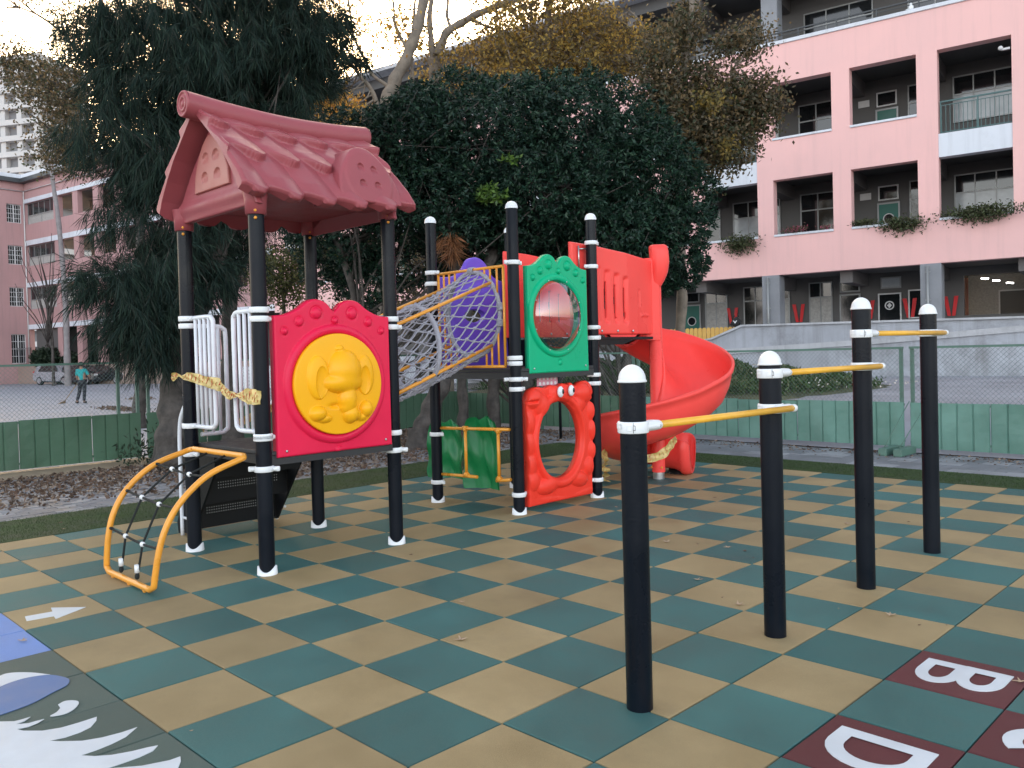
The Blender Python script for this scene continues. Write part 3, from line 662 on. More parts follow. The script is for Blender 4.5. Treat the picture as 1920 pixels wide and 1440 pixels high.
for k in range(8): a = R(67+k*45); mb.ball((-1.543, gc[0]+.350*math.cos(a), gc[1]+.368*math.sin(a)), (.005, .008, .008), 8)
for yy, zz in ((gy0+.06, gzb+.05), (gy1-.06, gzb+.06)): mb.ball((-1.566, yy, zz), (.007, .011, .011), 8)
mb.build('bolt_heads', M_['steel'], gpn)
# ---- crab panel
cc = (4.862, .672)
cl = [(4.405, .055), (5.36, .055), (5.365, .40), (5.395, .43), (5.40, .56), (5.375, .60), (5.40, .66), (5.40, .80), (5.375, .84), (5.40, .90), (5.39, 1.0), (5.34, 1.04), (5.385, 1.07), (5.375, 1.10), (5.40, 1.13), (5.375, 1.20), (5.30, 1.245), (5.20, 1.235), (5.12, 1.20), (5.06, 1.235), (4.99, 1.215), (4.93, 1.235), (4.86, 1.205), (4.76, 1.225), (4.66, 1.20), (4.56, 1.215), (4.46, 1.19), (4.41, 1.12), (4.395, 1.03), (4.40, .9), (4.395, .7), (4.405, .5), (4.40, .3)]
cl = [(a, b) for a, b in cl[:2]]+[tuple(p) for p in smooth_path(cl[2:], 3)]
def hcrab(u, v):
    g = lambda cu, cv, ru, rv, h, rot=0.: h*np.sqrt(np.clip(1-(((u-cu)*math.cos(rot)+(v-cv)*math.sin(rot))/ru)**2-((-(u-cu)*math.sin(rot)+(v-cv)*math.cos(rot))/rv)**2, 0, 1))
    st = [g(4.50, 1.10, .13, .10, .07), g(4.60, 1.03, .12, .12, .07, .8), g(5.23, 1.12, .14, .11, .08), g(5.17, 1.02, .10, .12, .06, -.8), g(4.80, 1.14, .085, .10, .075), g(4.97, 1.14, .08, .10, .075),
          g(4.44, .87, .075, .12, .045), g(4.44, .66, .07, .12, .045), g(4.45, .46, .07, .12, .045), g(4.47, .30, .09, .10, .05), g(4.66, .235, .17, .09, .07, .1), g(5.13, .245, .15, .085, .065, -.2),
          g(5.36, .93, .07, .11, .05), g(5.37, .73, .06, .12, .05), g(5.36, .52, .07, .10, .05), g(5.31, .36, .09, .10, .05), g(4.88, .235, .20, .05, .045), g(5.22, .095, .2, .03, .02, .1), g(4.75, .085, .25, .03, .02, -.1)]
    r = np.hypot((u-cc[0])/.318, (v-cc[1])/.385); ring = .055*np.exp(-((r-1.14)/.11)**4)
    cut = np.zeros_like(u)
    cut = -.03*np.exp(-((v-1.075-(u-4.45)*.05)/.012)**2)*(u < 4.52)
    k = 150.; a = np.stack(st+[ring, 0*u]); return np.log(np.exp(a*k).sum(0))/k-math.log(3)/k+.008+cut
cp = relief(cl, cc, hcrab, FX(-1.60), 100, .05, hole=(.318, .385), rnd=.022, n=520).build('crab_panel', M_['orange_red'], PS)
tag(cp, 'orange-red crab panel with an oval crawl hole and two eyes')
for y, z in ((4.805, 1.155), (4.968, 1.160)):
    e = MB(); e.ball((-1.506, y, z), (.024, .043, .056), 16); eb = e.build('eye', M_['white'], cp)
    e = MB(); e.ball((-1.487, y+.012, z+.002), (.012, .018, .025), 12); e.build('pupil', M_['eye'], eb)
# ---- white guard rails of the low tower
def guard(pts, bars, r=.0185):
    mb = MB(); mb.tube(smooth_path(pts, 6), r, 10)
    for a, b in bars: mb.tube([a, b], r*.78, 8)
    return mb.build('guard_rail', M_['whitem'], PS)
def rail_y(xa, xb, y, z0, z1, n=3):
    s = 1 if xb > xa else -1; e = .05*s
    pts = [(xa, y, z1), (xb-e*1.6, y, z1), (xb-e*.4, y, z1-.02), (xb, y, z1-.08), (xb, y, (z0+z1)/2), (xb, y, z0+.08), (xb-e*.4, y, z0+.02), (xb-e*1.6, y, z0), (xa, y, z0)]
    guard(pts, [((xa+(xb-xa)*(k+.6)/(n+.6), y, z0), (xa+(xb-xa)*(k+.6)/(n+.6), y, z1)) for k in range(n)])
def rail_x(ya, yb, x, z0, z1, n=3):
    s = 1 if yb > ya else -1; e = .05*s
    pts = [(x, ya, z1), (x, yb-e*1.6, z1), (x, yb-e*.4, z1-.02), (x, yb, z1-.08), (x, yb, (z0+z1)/2), (x, yb, z0+.08), (x, yb-e*.4, z0+.02), (x, yb-e*1.6, z0), (x, ya, z0)]
    guard(pts, [((x, ya+(yb-ya)*(k+.6)/(n+.6), z0), (x, ya+(yb-ya)*(k+.6)/(n+.6), z1)) for k in range(n)])
rail_y(-2.60, -2.24, 1.575, 1.03, 1.905, 4); rail_y(-1.62, -1.925, 1.585, 1.03, 1.915, 3)
rail_x(1.66, 1.90, -2.70, .95, 1.845, 3); rail_x(2.66, 2.42, -2.70, .95, 1.845, 3)
# orange frame on the tunnel side of the low tower
mb = MB(); y = 2.80
for a, b in (((-1.66, y, .95), (-1.66, y, 1.86)), ((-2.62, y, .95), (-2.62, y, 1.86)), ((-1.66, y, 1.86), (-2.62, y, 1.86)), ((-1.66, y, .95), (-2.62, y, .95))): mb.tube([a, b], .014, 10)
for x in (-1.74, -1.82, -2.46, -2.54): mb.tube([(x, y, .95), (x, y, 1.12)], .011, 8); mb.tube([(x, y, 1.72), (x, y, 1.86)], .011, 8)
mb.build('tunnel_frame', M_['orange'], PS)
# ---- black perforated steps behind the low tower and their white handrail
mb = MB(); hl = MB()
for k in range(3):
    z1 = .84-.25*k; x = -2.76-.24*k
    mb.box((x-.24, 1.80, z1-.055), (x-.002, 2.60, z1-.03)); mb.box((x-.002, 1.80, z1-.28), (x+.018, 2.60, z1-.03), 0, .003)
    for q in range(26):
        for r2 in range(3):
            yy = 1.93+q*.0225; zz = z1-.10-r2*.024; hl.box((x+.0185, yy-.0045, zz-.0045), (x+.0195, yy+.0045, zz+.0045))
for y in (1.785, 2.605):
    o = [(-2.74, .84), (-2.74, .62), (-3.2, .04), (-3.50, .0), (-3.52, .10), (-3.42, .30), (-2.90, .84)]
    mb.prism(o, lambda u, v, w: (u, w, v), y, y+.02)
st = mb.build('steps', M_['black'], PS); M_['perf'] = mat('perforation', (.30, .31, .32), .6); hl.build('perforation_rows', M_['perf'], st)
for y in (1.775, 2.64):
    mb = MB(); mb.tube(smooth_path([(-2.74, y, 1.45), (-3.0, y, 1.38), (-3.28, y, 1.14), (-3.38, y, .95), (-3.39, y, .5), (-3.39, y, .0)], 6), .018, 10); mb.tube([(-3.22, y, 1.19), (-3.26, y, .9), (-3.26, y, .02)], .013, 8); mb.tube([(-3.39, y, .16), (-3.10, y, .16)], .012, 8)
    mb.ball((-3.2, y, .16), (.02, .03, .03), 10); mb.build('handrail', M_['whitem'], PS)
# ---- arched net climber in front
CX0, CX1 = -2.47, -1.62
arc = [(.80, .035), (.805, .16), (.82, .30), (.855, .44), (.93, .58), (1.05, .70), (1.20, .79), (1.44, .86)]
def cxr(x0, x1, t): return x0+(x1-x0)*t
ap = smooth_path([(y, z, 0) for y, z in arc], 5)[:, :2]; K = len(ap)
left = [(CX0+.03*(i/(K-1)), a, b) for i, (a, b) in enumerate(ap)]; right = [(CX1+.07*(i/(K-1)), a+.02*math.sin(math.pi*i/(K-1)), b-.02*math.sin(math.pi*i/(K-1))) for i, (a, b) in enumerate(ap)]
loop = [(CX0+.06, .80, .0299)]+left[1:]+[(CX0+.08, 1.455, .868)]+[(CX1+.02, 1.465, .868)]+right[::-1][:-1]+[(CX1-.06, .80, .0299)]
mb = MB(); mb.tube(resample(loop, 150), .0215, 14, closed=True)
for x in (-2.35, -2.05, -1.78): mb.tube([(x, .79, .028), (x+.02, .80, -.01)], .010, 6)
clm = mb.build('net_climber', M_['orange'], PS); tag(clm, 'arched yellow climbing frame with black ropes')
mb = MB(); FER = []; END = []
ri = [np.array(p) for p in left]; rj = [np.array(p) for p in right]
def ip(side, f): 
    P = np.array(side); i = f*(len(P)-1); a = int(min(i, len(P)-2)); return P[a]+(P[a+1]-P[a])*(i-a)
cr_t = [.33, .60, .84]; q = (.34, .68)
ver = [[], []]
for t in cr_t:
    a, b = ip(left, t), ip(right, t-.02); sag = np.array([0, -.0, -.02]); p1, p2 = a+(b-a)*q[0]+sag*.5, a+(b-a)*q[1]+sag*.8
    mb.tube(smooth_path([a, p1, p2, b], 6), .0085, 8); ver[0].append(p1); ver[1].append(p2)
    for p in (p1, p2): nb = MB(); nb.ball(p, (.027, .018, .019), 10); FER.append(nb)
    for p, d in ((a, b-a), (b, a-b)):
        d = unit(d); ends = MB(); ends.tube([p+d*.01, p+d*.055], .012, 8); END.append(ends)
for k in range(2):
    lo = np.array([CX0+(CX1-CX0)*q[k], .80, .05]); hi = np.array([CX0+(CX1-CX0)*q[k]+.04, 1.45, .855])
    mb.tube([lo+[0, 0, .02]]+ver[k]+[hi], .0085, 8)
    nb = MB(); nb.tube([lo+[0, 0, .06], lo+[0, .0, .115]], .017, 10); FER.append(nb); ends = MB(); ends.ball(lo+[0, 0, .035], (.018, .018, .024), 8); END.append(ends)
mb.build('rope', M_['krope'], clm); [q_.build('rope_ferrule', M_['white'], clm) for q_ in FER]; [q_.build('rope_end', M_['krope'], clm) for q_ in END]
# ---- orange balustrade round the upper mouth of the net tunnel
BY = 4.275; bx0, bx1, bz0, bz1 = -2.70, -1.735, 1.425, 2.395
HC = np.array([-2.18, BY, 1.945]); HR = (.385, .425)
mb = MB(); mb.tube([(bx0, BY, bz1), (bx1, BY, bz1)], .015, 10); mb.tube([(bx0, BY, bz0), (bx1, BY, bz0)], .015, 10)
for x in (bx0, bx1): mb.tube([(x, BY, bz0), (x, BY, bz1)], .014, 10)
for x in (-2.615, -2.53, -2.44, -2.0, -1.92, -1.825):
    d = (x-HC[0])/HR[0]; hh = HR[1]*math.sqrt(max(0, 1-d*d)); 
    mb.tube([(x, BY, HC[2]+hh), (x, BY, bz1)], .011, 8); mb.tube([(x, BY, bz0), (x, BY, HC[2]-hh)], .011, 8)
mb.build('balustrade', M_['orange'], PS)
# ---- net tunnel
LC = np.array([-2.12, 2.83, 1.45]); LR = (.40, .42)
def ring(t, a):
    c = LC+(HC-LC)*t; rx = LR[0]+(HR[0]-LR[0])*t; rz = LR[1]+(HR[1]-LR[1])*t; sg_ = 1-.06*math.sin(math.pi*t)
    c = c+np.array([0, 0, -.06*math.sin(math.pi*t)]); return np.stack([c[0]+rx*sg_*np.cos(a), np.full_like(a, c[1])+0*a, c[2]+rz*sg_*np.sin(a)], -1)
tn = MB(); a = np.linspace(0, 2*math.pi, 60, endpoint=False)
tn.tube(ring(1.0, a), .022, 10, closed=True)
tun = tn.build('net_tunnel', M_['rope'], PS)
for t, r in ((.0, .020), (.45, .024)): tn = MB(); tn.tube(ring(t, a), r, 10, closed=True); tn.build('tunnel_hoop', M_['rope'], tun); tag(tun, 'grey rope net tunnel climbing between the two towers')
nt_ = MB(); kn = MB(); NA, NT = 22, 13
node = lambda i, j: ring(j/NT, np.array([2*math.pi*(i+.5*(j % 2))/NA+.018*math.sin(i*3.7+j*2.1)]))[0]+np.array([0, .006*math.sin(i*5.1+j*1.7), .003*math.sin(i*2.3+j)])
for j in range(NT):
    for i in range(NA):
        p = node(i, j)
        for d in ((0, -1) if j % 2 == 0 else (0, 1)):
            q_ = node(i+d, j+1); m_ = (p+q_)/2; m_ = m_+np.array([0, 0, -.006]); nt_.tube([p, m_, q_], .0068, 6, caps=False)
        if j: kn.ball(p, (.0195, .018, .017), 6)
nt_.build('rope_mesh', M_['rope'], tun); tag(kn.build('rope_knots', M_['rope'], tun), kind='stuff')
lash = MB()
for aa in (R(90), R(8), R(-12), R(172), R(-90)):
    c = ring(1.0, np.array([aa]))[0]
    for k in range(5):
        th = np.linspace(0, 2*math.pi, 12, endpoint=False); off = (k-2)*.014; tang = np.array([-math.sin(aa), 0, math.cos(aa)]); rad = np.array([math.cos(aa), 0, math.sin(aa)])
        lash.tube([c+tang*off+rad*(.012)+.034*(math.cos(q)*rad+math.sin(q)*np.array([0, 1, 0])) for q in th], .0075, 6, closed=True)
lash.build('lashing', M_['rope'], tun)
for xo, zo0, zo1 in ((.31, .30, .30), (.31, -.29, -.31), (-.33, .30, .30), (-.33, -.29, -.31)):
    mb = MB(); mb.tube([LC+np.array([xo+.02, -.02, zo0]), HC+np.array([xo-.03, -.02, zo1])], .0165, 12); mb.build('tunnel_rail', M_['orange'], PS)
# ---- violet panel on the far side, with a bulged round field and slot window
vo = [(4.36, 1.31), (5.40, 1.31), (5.40, 2.36)]+[tuple(p) for p in smooth_path([(5.40, 2.36), (5.24, 2.39), (5.14, 2.45), (5.06, 2.56), (4.97, 2.615), (4.88, 2.62), (4.79, 2.585), (4.71, 2.48), (4.58, 2.40), (4.36, 2.38)], 5)[1:]]
def hv(u, v):
    r = np.hypot((u-4.88)/.40, (v-1.87)/.42); w = .03*(1/(1+np.exp((r-1)*18))); return w
FV = FX(-2.80)
relief(vo, (4.85, 1.97), hv, FV, 50, .05, hole=(.155, .070), rnd=.02, n=300).build('violet_panel', M_['purple'], PS)
mb = MB(); mb.box((-2.76, 4.33, 1.315), (-1.74, 4.35, 1.395)); mb.build('violet_skirt', M_['purple'], PS)
# ---- ground rails between E and F with two curved leaf boards
mb = MB(); jt = MB()
for z, segs in ((.785, ((-2.72, -1.70),)), (.30, ((-2.72, -2.18), (-1.90, -1.70)))):
    for x0, x1 in segs: mb.tube([(x0, 4.27, z-.00), (x1, 4.27, z+.03*(x1+2.72)/1.0)], .0165, 10)
for x in (-2.34, -1.86):
    mb.tube([(x, 4.27, .31), (x, 4.27, .80)], .0165, 10)
    for z in (.32, .80): jt.tube([(x-.03, 4.27, z), (x+.03, 4.27, z)], .023, 10); jt.tube([(x, 4.27, z-.03 if z > .5 else z), (x, 4.27, z+(.03 if z < .5 else 0))], .023, 10)
rl = mb.build('crawl_rail', M_['orange'], PS); jt.build('tube_joints', M_['orange'], rl)
def leaf_board(cx, cy, w, z0, z1, yaw):
    nu, nv = 22, 34; U = np.linspace(-1, 1, nu); V = np.linspace(0, 1, nv); G = []
    for v in V:
        row = []
        wv = w*(1-.25*max(0, (v-.8)/.2)**2-.10*max(0, (.15-v)/.15))
        for u in U:
            dep = .085*(1-u*u)+.012*math.sin(u*9+v*7)+.02*math.sin(v*11+u*2); x = u*wv; y = dep
            row.append((cx+x*math.cos(yaw)-y*math.sin(yaw), cy+x*math.sin(yaw)+y*math.cos(yaw), z0+(z1-z0)*v+.03*(1-u*u)*v**4+.02*math.sin(u*6)*v**3))
        G.append(row)
    G = np.array(G); n_ = np.array([-math.sin(yaw), math.cos(yaw), 0])*.022; B = G+n_
    mb = MB(); mb.grid(G, 0, True); mb.grid(B, 0, True, flip=True)
    for A_, B_ in ((G[0], B[0]), (G[-1], B[-1]), (G[:, 0], B[:, 0]), (G[:, -1], B[:, -1])): mb.grid(np.stack([A_, B_], 0))
    return mb.build('leaf_board', M_['dgreen'], PS)
leaf_board(-2.93, 4.48, .25, .21, .80, .12); leaf_board(-2.335, 4.46, .235, .15, .86, .12)
# ---- notice on the deck beam
M_['pink'] = mat('pink_print', (.72, .35, .45), .5, var=.05)
mb = MB(); mb.box((-1.69, 4.66, 1.215), (-1.686, 4.965, 1.315)); ns = mb.build('notice_board', M_['pink'], PS)
mb = MB()
for k in range(2):
    for q in range(5):
        y_, z_ = 4.70+q*.057, 1.29-k*.05; mb.prism([(y_+.018*math.cos(t), z_+.018*math.sin(t)) for t in np.linspace(0, 2*math.pi, 12, endpoint=False)], lambda u, v, w: (w, u, v), -1.6855, -1.6835)
mb.build('notice_faces', M_['white'], ns)
# ================================================================ spiral slide
SC = np.array([-1.82, 6.885])
tb = np.array([(180, 2.12, .50), (150, 1.96, .50), (118, 1.80, .50), (106, 1.766, .50), (91, 1.69, .50), (74, 1.60, .50), (58, 1.52, .50), (43, 1.44, .50), (28, 1.355, .49), (12, 1.262, .48), (-11, 1.16, .47), (-25, 1.085, .46), (-49, .99, .45), (-63, .94, .44), (-89, .86, .43), (-103, .82, .43), (-135, .71, .42), (-180, .60, .41), (-220, .52, .39), (-245, .47, .38)])
def tab(th, k): return np.interp(-th, -tb[:, 0], tb[:, k])
sec = np.array([(.90, -.045), (.905, -.005), (.885, .012), (.862, .0), (.848, -.10), (.825, -.22), (.77, -.34), (.68, -.43), (.56, -.485), (.44, -.50), (.32, -.47), (.22, -.39), (.15, -.28), (.11, -.16), (.095, -.04), (.075, -.04), (.088, -.17), (.13, -.30), (.205, -.42), (.31, -.505), (.44, -.535), (.57, -.52), (.695, -.46), (.79, -.365), (.845, -.24), (.87, -.13), (.872, -.06)])
ths = np.r_[np.linspace(180, -244, 190)]
G = []
u_out = np.linspace(0, 1, 13); th_o = np.pi*(1-u_out)
ushape = np.array([(.49-.37*np.cos(t)*-1, -.50*np.sin(t)**.8) for t in np.pi-th_o])      # both walls up
sec2 = np.array([(.875, -.03), (.885, .0), (.87, .015), (.85, .0), (.835, -.12), (.80, -.24), (.74, -.34), (.66, -.42), (.57, -.465), (.48, -.475), (.39, -.455), (.30, -.39), (.225, -.28), (.185, -.14), (.165, .0), (.135, .015), (.115, -.01), (.118, -.15), (.15, -.30), (.23, -.43), (.34, -.50), (.47, -.525), (.60, -.51), (.71, -.45), (.80, -.35), (.855, -.23), (.87, -.12)])
def section(th):
    b_ = min(1, max(0, (-th-190)/45)); b_ = b_*b_*(3-2*b_); return sec*(1-b_)+sec2*b_
for th in ths:
    rim, dp = tab(th, 1), tab(th, 2); f = dp/.50
    G.append([(SC[0]+r*math.cos(R(th)), SC[1]+r*math.sin(R(th)), rim+z*f) for r, z in section(th)])
mb = MB(); mb.grid(np.array(G), 0, True, closed=True)
for k in (0, -1):
    q = G[k]; n = len(sec); pairs = [(i, n-1-i) for i in range(n//2)]
sl = mb.build('spiral_slide', M_['slide'], PS); tag(sl, 'red spiral slide winding round its column')
mb = MB(); n = len(sec)
for q in (G[0], G[-1]):
    mb.add(q, [(i, i+1, n-2-i, n-1-i) for i in range(12)], 0, False)
# tall back wall of the entry curve
rows = []
for th in np.linspace(182, 131, 26):
    e = (182-th)/51; zt = 2.62+.20*math.sin(math.pi*min(1, e*1.15)) ; rim = tab(min(th, 180), 1)
    c, s_ = math.cos(R(th)), math.sin(R(th)); rows.append([(SC[0]+r*c, SC[1]+r*s_, z) for r, z in ((.862, max(rim-.05, zt-.26)), (.862, zt-.015), (.868, zt), (.882, zt), (.888, zt-.015), (.895, max(rim-.05, zt-.26)))])
mb.build('inlet_end', M_['slide'], sl); mb = MB(); mb.grid(np.array(rows), 0, True, closed=True); mb.add(rows[-1], [(0, 1, 2, 3, 4, 5)], 0, False)
mb.build('entry_rim', M_['slide'], sl)
# lip folds of the outlet
mb = MB(); th = -244; c, s_ = math.cos(R(th)), math.sin(R(th)); tg = np.array([math.sin(R(th)), -math.cos(R(th)), 0]); rows = []
for dx, sc_, zz in ((-.01, 1.0, .47), (.06, 1.0, .465), (.14, 1.01, .46), (.20, 1.06, .455), (.235, 1.13, .45), (.265, 1.15, .445), (.30, 1.10, .43), (.33, 1.0, .40), (.345, .9, .37)):
    rows.append([(SC[0]+(.5+(r-.5)*sc_)*c+tg[0]*dx, SC[1]+(.5+(r-.5)*sc_)*s_+tg[1]*dx, zz+z*.76*sc_) for r, z in sec2])
mb.grid(np.array(rows), 0, True, closed=True); mb.add(rows[-1], [(i, i+1, n-2-i, n-1-i) for i in range(12)], 0, False); mb.build('outlet_lip', M_['slide'], sl)
fx = np.array([SC[0]+.5*c+tg[0]*.16, SC[1]+.5*s_+tg[1]*.16]); mb = MB(); mb.lathe([(.0, .075), (.11, .075), (.13, .0)], (*fx, 0), 16); mb.build('outlet_foot', M_['black'], sl)
# column
mb = MB(); mb.lathe([(.078, .085), (.078, 2.40), (0, 2.40)], (*SC, 0), 30); mb.lathe([(0, .085), (.078, .085)], (*SC, 0), 30)
r2 = np.array([RT[0], RT[1]])/np.hypot(RT[0], RT[1]); f2 = np.array([FW[0], FW[1]])/np.hypot(FW[0], FW[1])
def rrect(cx_, cy_, a_, b_, z, e=5.):        # rounded block: a_ along the wall, b_ across
    return [(*(SC+r2*(cx_+a_*np.sign(math.cos(t))*abs(math.cos(t))**(2/e))+f2*(cy_+b_*np.sign(math.sin(t))*abs(math.sin(t))**(2/e))), z) for t in np.linspace(0, 2*math.pi, 36, endpoint=False)]
mb.grid(np.array([rrect(-.045, .0, .10, .085, z) for z in (1.66, 1.70, 2.10, 2.30, 2.50, 2.60)]+[rrect(-.045, .0, .085, .07, 2.63)]), 0, True, closed=True)
# moulded hood that swells out of the column top
rows = [rrect(.02, 0, .06, .075, 2.30, 3.), rrect(.035, 0, .085, .10, 2.37, 2.6), rrect(.055, 0, .105, .12, 2.46, 2.6), rrect(.065, 0, .112, .13, 2.58, 2.8), rrect(.062, 0, .110, .13, 2.70, 3.), rrect(.052, 0, .105, .12, 2.765, 3.2), rrect(.045, 0, .090, .10, 2.785, 3.2), rrect(.045, 0, .06, .07, 2.77, 3.), rrect(.045, 0, .01, .01, 2.76, 3.)]
mb.grid(np.array(rows), 0, True, closed=True)
sc_o = mb.build('slide_column', M_['slide'], sl)
mb = MB(); mb.lathe([(.070, -.01), (.070, .085)], (*SC, 0), 24); mb.build('column_foot', M_['steel'], sc_o)
for a in (-.5, -2.3):
    b = MB(); b.ball((SC[0]+.08*math.cos(a), SC[1]+.08*math.sin(a), .145), (.014, .014, .014), 8); b.build('bolt_cap', M_['orange'], sc_o)
# platform and side walls of the entry
mb = MB(); mb.box((-2.72, 5.46, 1.67), (-1.74, 6.72, 1.70)); mb.box((-2.70, 5.45, 1.40), (-1.72, 5.47, 1.698))
mb.prism([(5.47, 1.615), (6.15, 1.615), (6.36, 1.665), (5.47, 1.665)], lambda u, v, w: (w, u, v), -1.76, -1.745)
mb.prism([(5.47, 1.615), (6.15, 1.615), (6.36, 1.665), (5.47, 1.665)], lambda u, v, w: (w, u, v), -2.71, -2.695); mb.build('slide_platform', M_['black'], PS)
def wall(x, sg):
    out = [(5.25, 1.735), (5.27, 1.725), (6.88, 1.70), (6.885, 1.75), (6.885, 2.55), (6.83, 2.60), (6.45, 2.625), (5.9, 2.665), (5.6, 2.69), (5.29, 2.71), (5.25, 2.67)]
    frx = lambda u, v, w: (x+sg*w-.11*max(0, (u-6.2)/.7)*(1 if sg > 0 else 0), u, v)
    # slotted plate made as a fine grid; slots are real openings
    ny, nz = 150, 84; ys = np.linspace(5.25, 6.885, ny); zs = np.linspace(0, 1, nz)
    def topz(y): return np.interp(y, [5.25, 5.6, 5.9, 6.45, 6.83, 6.885], [2.70, 2.69, 2.665, 2.625, 2.60, 2.56])
    def slotc(k, z): return 5.60+.168*k+.055*((z-1.9)/.5)**2-.045*(z-1.9)/.5+.06
    Yg, Tg = np.meshgrid(ys, zs, indexing='ij'); Zg = 1.725+(topz(Yg)-1.725)*Tg
    grv = np.zeros_like(Yg); hol = np.zeros_like(Yg, bool)
    for k in range(4):
        c = slotc(k, Zg); d = np.abs(Yg-c); zin = (Zg > 1.84) & (Zg < 2.47-.03*k)
        zf = np.clip((Zg-1.84)/.03, 0, 1)*np.clip((2.47-.03*k-Zg)/.03, 0, 1)
        grv = np.maximum(grv, np.clip(1-d/.050, 0, 1)**.6*np.clip(zf, 0, 1)); hol |= (d < .024) & (Zg > 1.90) & (Zg < 2.34-.03*k)
    fo = -.030*np.clip(grv, 0, 1)
    for (y0, y1, z0, z1, dp) in ((6.44, 6.50, 2.06, 2.24, -.008), (6.50, 6.68, 1.93, 1.965, .014)):
        fo = fo+dp*((Yg > y0) & (Yg < y1) & (Zg > z0) & (Zg < z1))
    ee = np.minimum(np.minimum(Yg-5.25, 6.885-Yg), np.minimum(Zg-1.725, topz(Yg)-Zg)); er = np.clip(1-ee/.022, 0, 1); fo = fo-.022*(1-np.sqrt(1-er**2*.99))
    Xs = -.11*np.clip((Yg-6.2)/.7, 0, 1)*(1 if sg > 0 else 0)
    A_ = np.stack([x+Xs+sg*fo, Yg, Zg], -1).reshape(-1, 3); B_ = np.stack([x+Xs-sg*.045, Yg, Zg], -1).reshape(-1, 3)
    F = []; N = ny*nz; cell = lambda i, j: 0 <= i < ny-1 and 0 <= j < nz-1 and not (hol[i, j] and hol[i+1, j] and hol[i, j+1] and hol[i+1, j+1])
    for i in range(ny-1):
        for j in range(nz-1):
            a, b, c, d = i*nz+j, (i+1)*nz+j, (i+1)*nz+j+1, i*nz+j+1
            if cell(i, j): F.append((a, b, c, d)); F.append((N+d, N+c, N+b, N+a))
            else:
                continue
            if not cell(i-1, j): F.append((a, d, N+d, N+a))
            if not cell(i+1, j): F.append((c, b, N+b, N+c))
            if not cell(i, j-1): F.append((b, a, N+a, N+b))
            if not cell(i, j+1): F.append((d, c, N+c, N+d))
    mb = MB(); mb.add(np.vstack([A_, B_]), F); return mb.build('slotted_wall', M_['slide'], sl)
wn = wall(-1.70, 1); wf = wall(-2.74, -1)
mb = MB()
for y in (5.72, 6.0, 6.28): mb.ball((-1.695, y, 1.765), (.008, .016, .016), 10); mb.ball((-2.69, y, 1.765), (.008, .016, .016), 10)
for (x, y) in ((-1.72, 5.34), (-2.70, 5.30)): mb.tube([(x+.04, y, 2.42), (x+.04, y, 2.66)], .008, 8); mb.tube([(x, y, 2.63), (x+.07, y+.09, 2.63)], .008, 8)
mb.build('bolt_heads', M_['steel'], sl)
# ================================================================ barrier tapes
M_['tape'] = mat('yellow_barrier_tape', (.50, .36, .10), .4, var=.3, vs=14, bump=.8, bs=30, c2=(.60, .46, .18), coat=.1); M_['tapered'] = mat('red_tape_print', (.60, .07, .03), .35, var=.2, vs=30)
def tape(name, pts, ws, label, par=None, up=(0, 0, 1), red=True):
    P = smooth_path(pts, 8); W_ = 1.35*np.interp(np.linspace(0, 1, len(P)), np.linspace(0, 1, len(ws)), ws); T = np.gradient(P, axis=0); T /= np.linalg.norm(T, axis=1)[:, None]
    rows = []; 
    for i, (p, w_) in enumerate(zip(P, W_)):
        u = np.array(up, float)+.12*np.array([math.sin(i*.7), math.cos(i*.9), 0]); u -= T[i]*(u@T[i]); u /= np.linalg.norm(u); nn = np.cross(T[i], u)
        rows.append([p+u*w_*(q-.5)+nn*.004*math.sin(q*9+i*.5) for q in np.linspace(0, 1, 7)])
    mb = MB(); A_ = np.array(rows); mb.grid(A_, 0); mb.grid(A_+.0015*np.array([0.6, -.8, 0]), 0, flip=True)
    o = tag(mb.build(name, M_['tape'], par), label, 'tape')
    if red:
        mb = MB(); rr = random.Random(len(P)); L = len(P); nn = np.array([.6, -.8, 0.])
        for k in range(3, L-3, 3):
            if W_[k] < .03: continue
            for q in range(3):      # strokes of the red characters printed on the tape
                a = rr.randint(1, 4); b = min(6, a+rr.randint(1, 2)); i2 = min(L-1, k+rr.randint(0, 1)); off = nn*.004
                mb.tube([A_[k][a]+off, A_[i2][b]+off], .0022, 4)
        if mb.v: mb.build('tape_print', M_['tapered'], o)
    return o
pA = np.array([-2.70, 1.50, 1.43]); 
tape('barrier_tape', [(-2.745, 1.46, 1.40), (-2.735, 1.47, 1.44), (-2.72, 1.50, 1.445), (-2.66, 1.50, 1.43), (-2.56, 1.50, 1.435), (-2.40, 1.50, 1.42), (-2.22, 1.50, 1.395), (-2.05, 1.51, 1.375), (-1.96, 1.51, 1.33), (-1.88, 1.51, 1.30), (-1.80, 1.51, 1.30), (-1.74, 1.51, 1.30), (-1.62, 1.515, 1.295), (-1.52, 1.515, 1.29), (-1.46, 1.54, 1.285)],
     [.01, .05, .012, .02, .05, .06, .062, .075, .05, .055, .03, .02, .085, .085, .07], 'crumpled yellow barrier tape tied across the climber entrance between two posts')
tape('barrier_tape', [(-2.76, 1.72, 1.04), (-2.735, 1.73, 1.02), (-2.72, 1.70, .99), (-2.70, 1.68, .93)], [.06, .03, .06, .01], 'short frayed orange tape end tied low on the leftmost post')
tape('barrier_tape', [(-2.70, 2.0, 1.02), (-2.70, 2.2, 1.09), (-2.70, 2.42, 1.16)], [.05, .05, .05], 'strip of orange tape strung across the stair opening behind the low tower')
def scw(th, r, z): return (SC[0]+r*math.cos(R(th)), SC[1]+r*math.sin(R(th)), z)
tape('barrier_tape', [scw(-80, .62, .30), scw(-60, .60, .33), scw(-48, .56, .38), scw(-38, .50, .46), scw(-25, .42, .52)], [.06, .07, .08, .08, .06], 'yellow tape wound round the foot of the spiral slide beside its column')
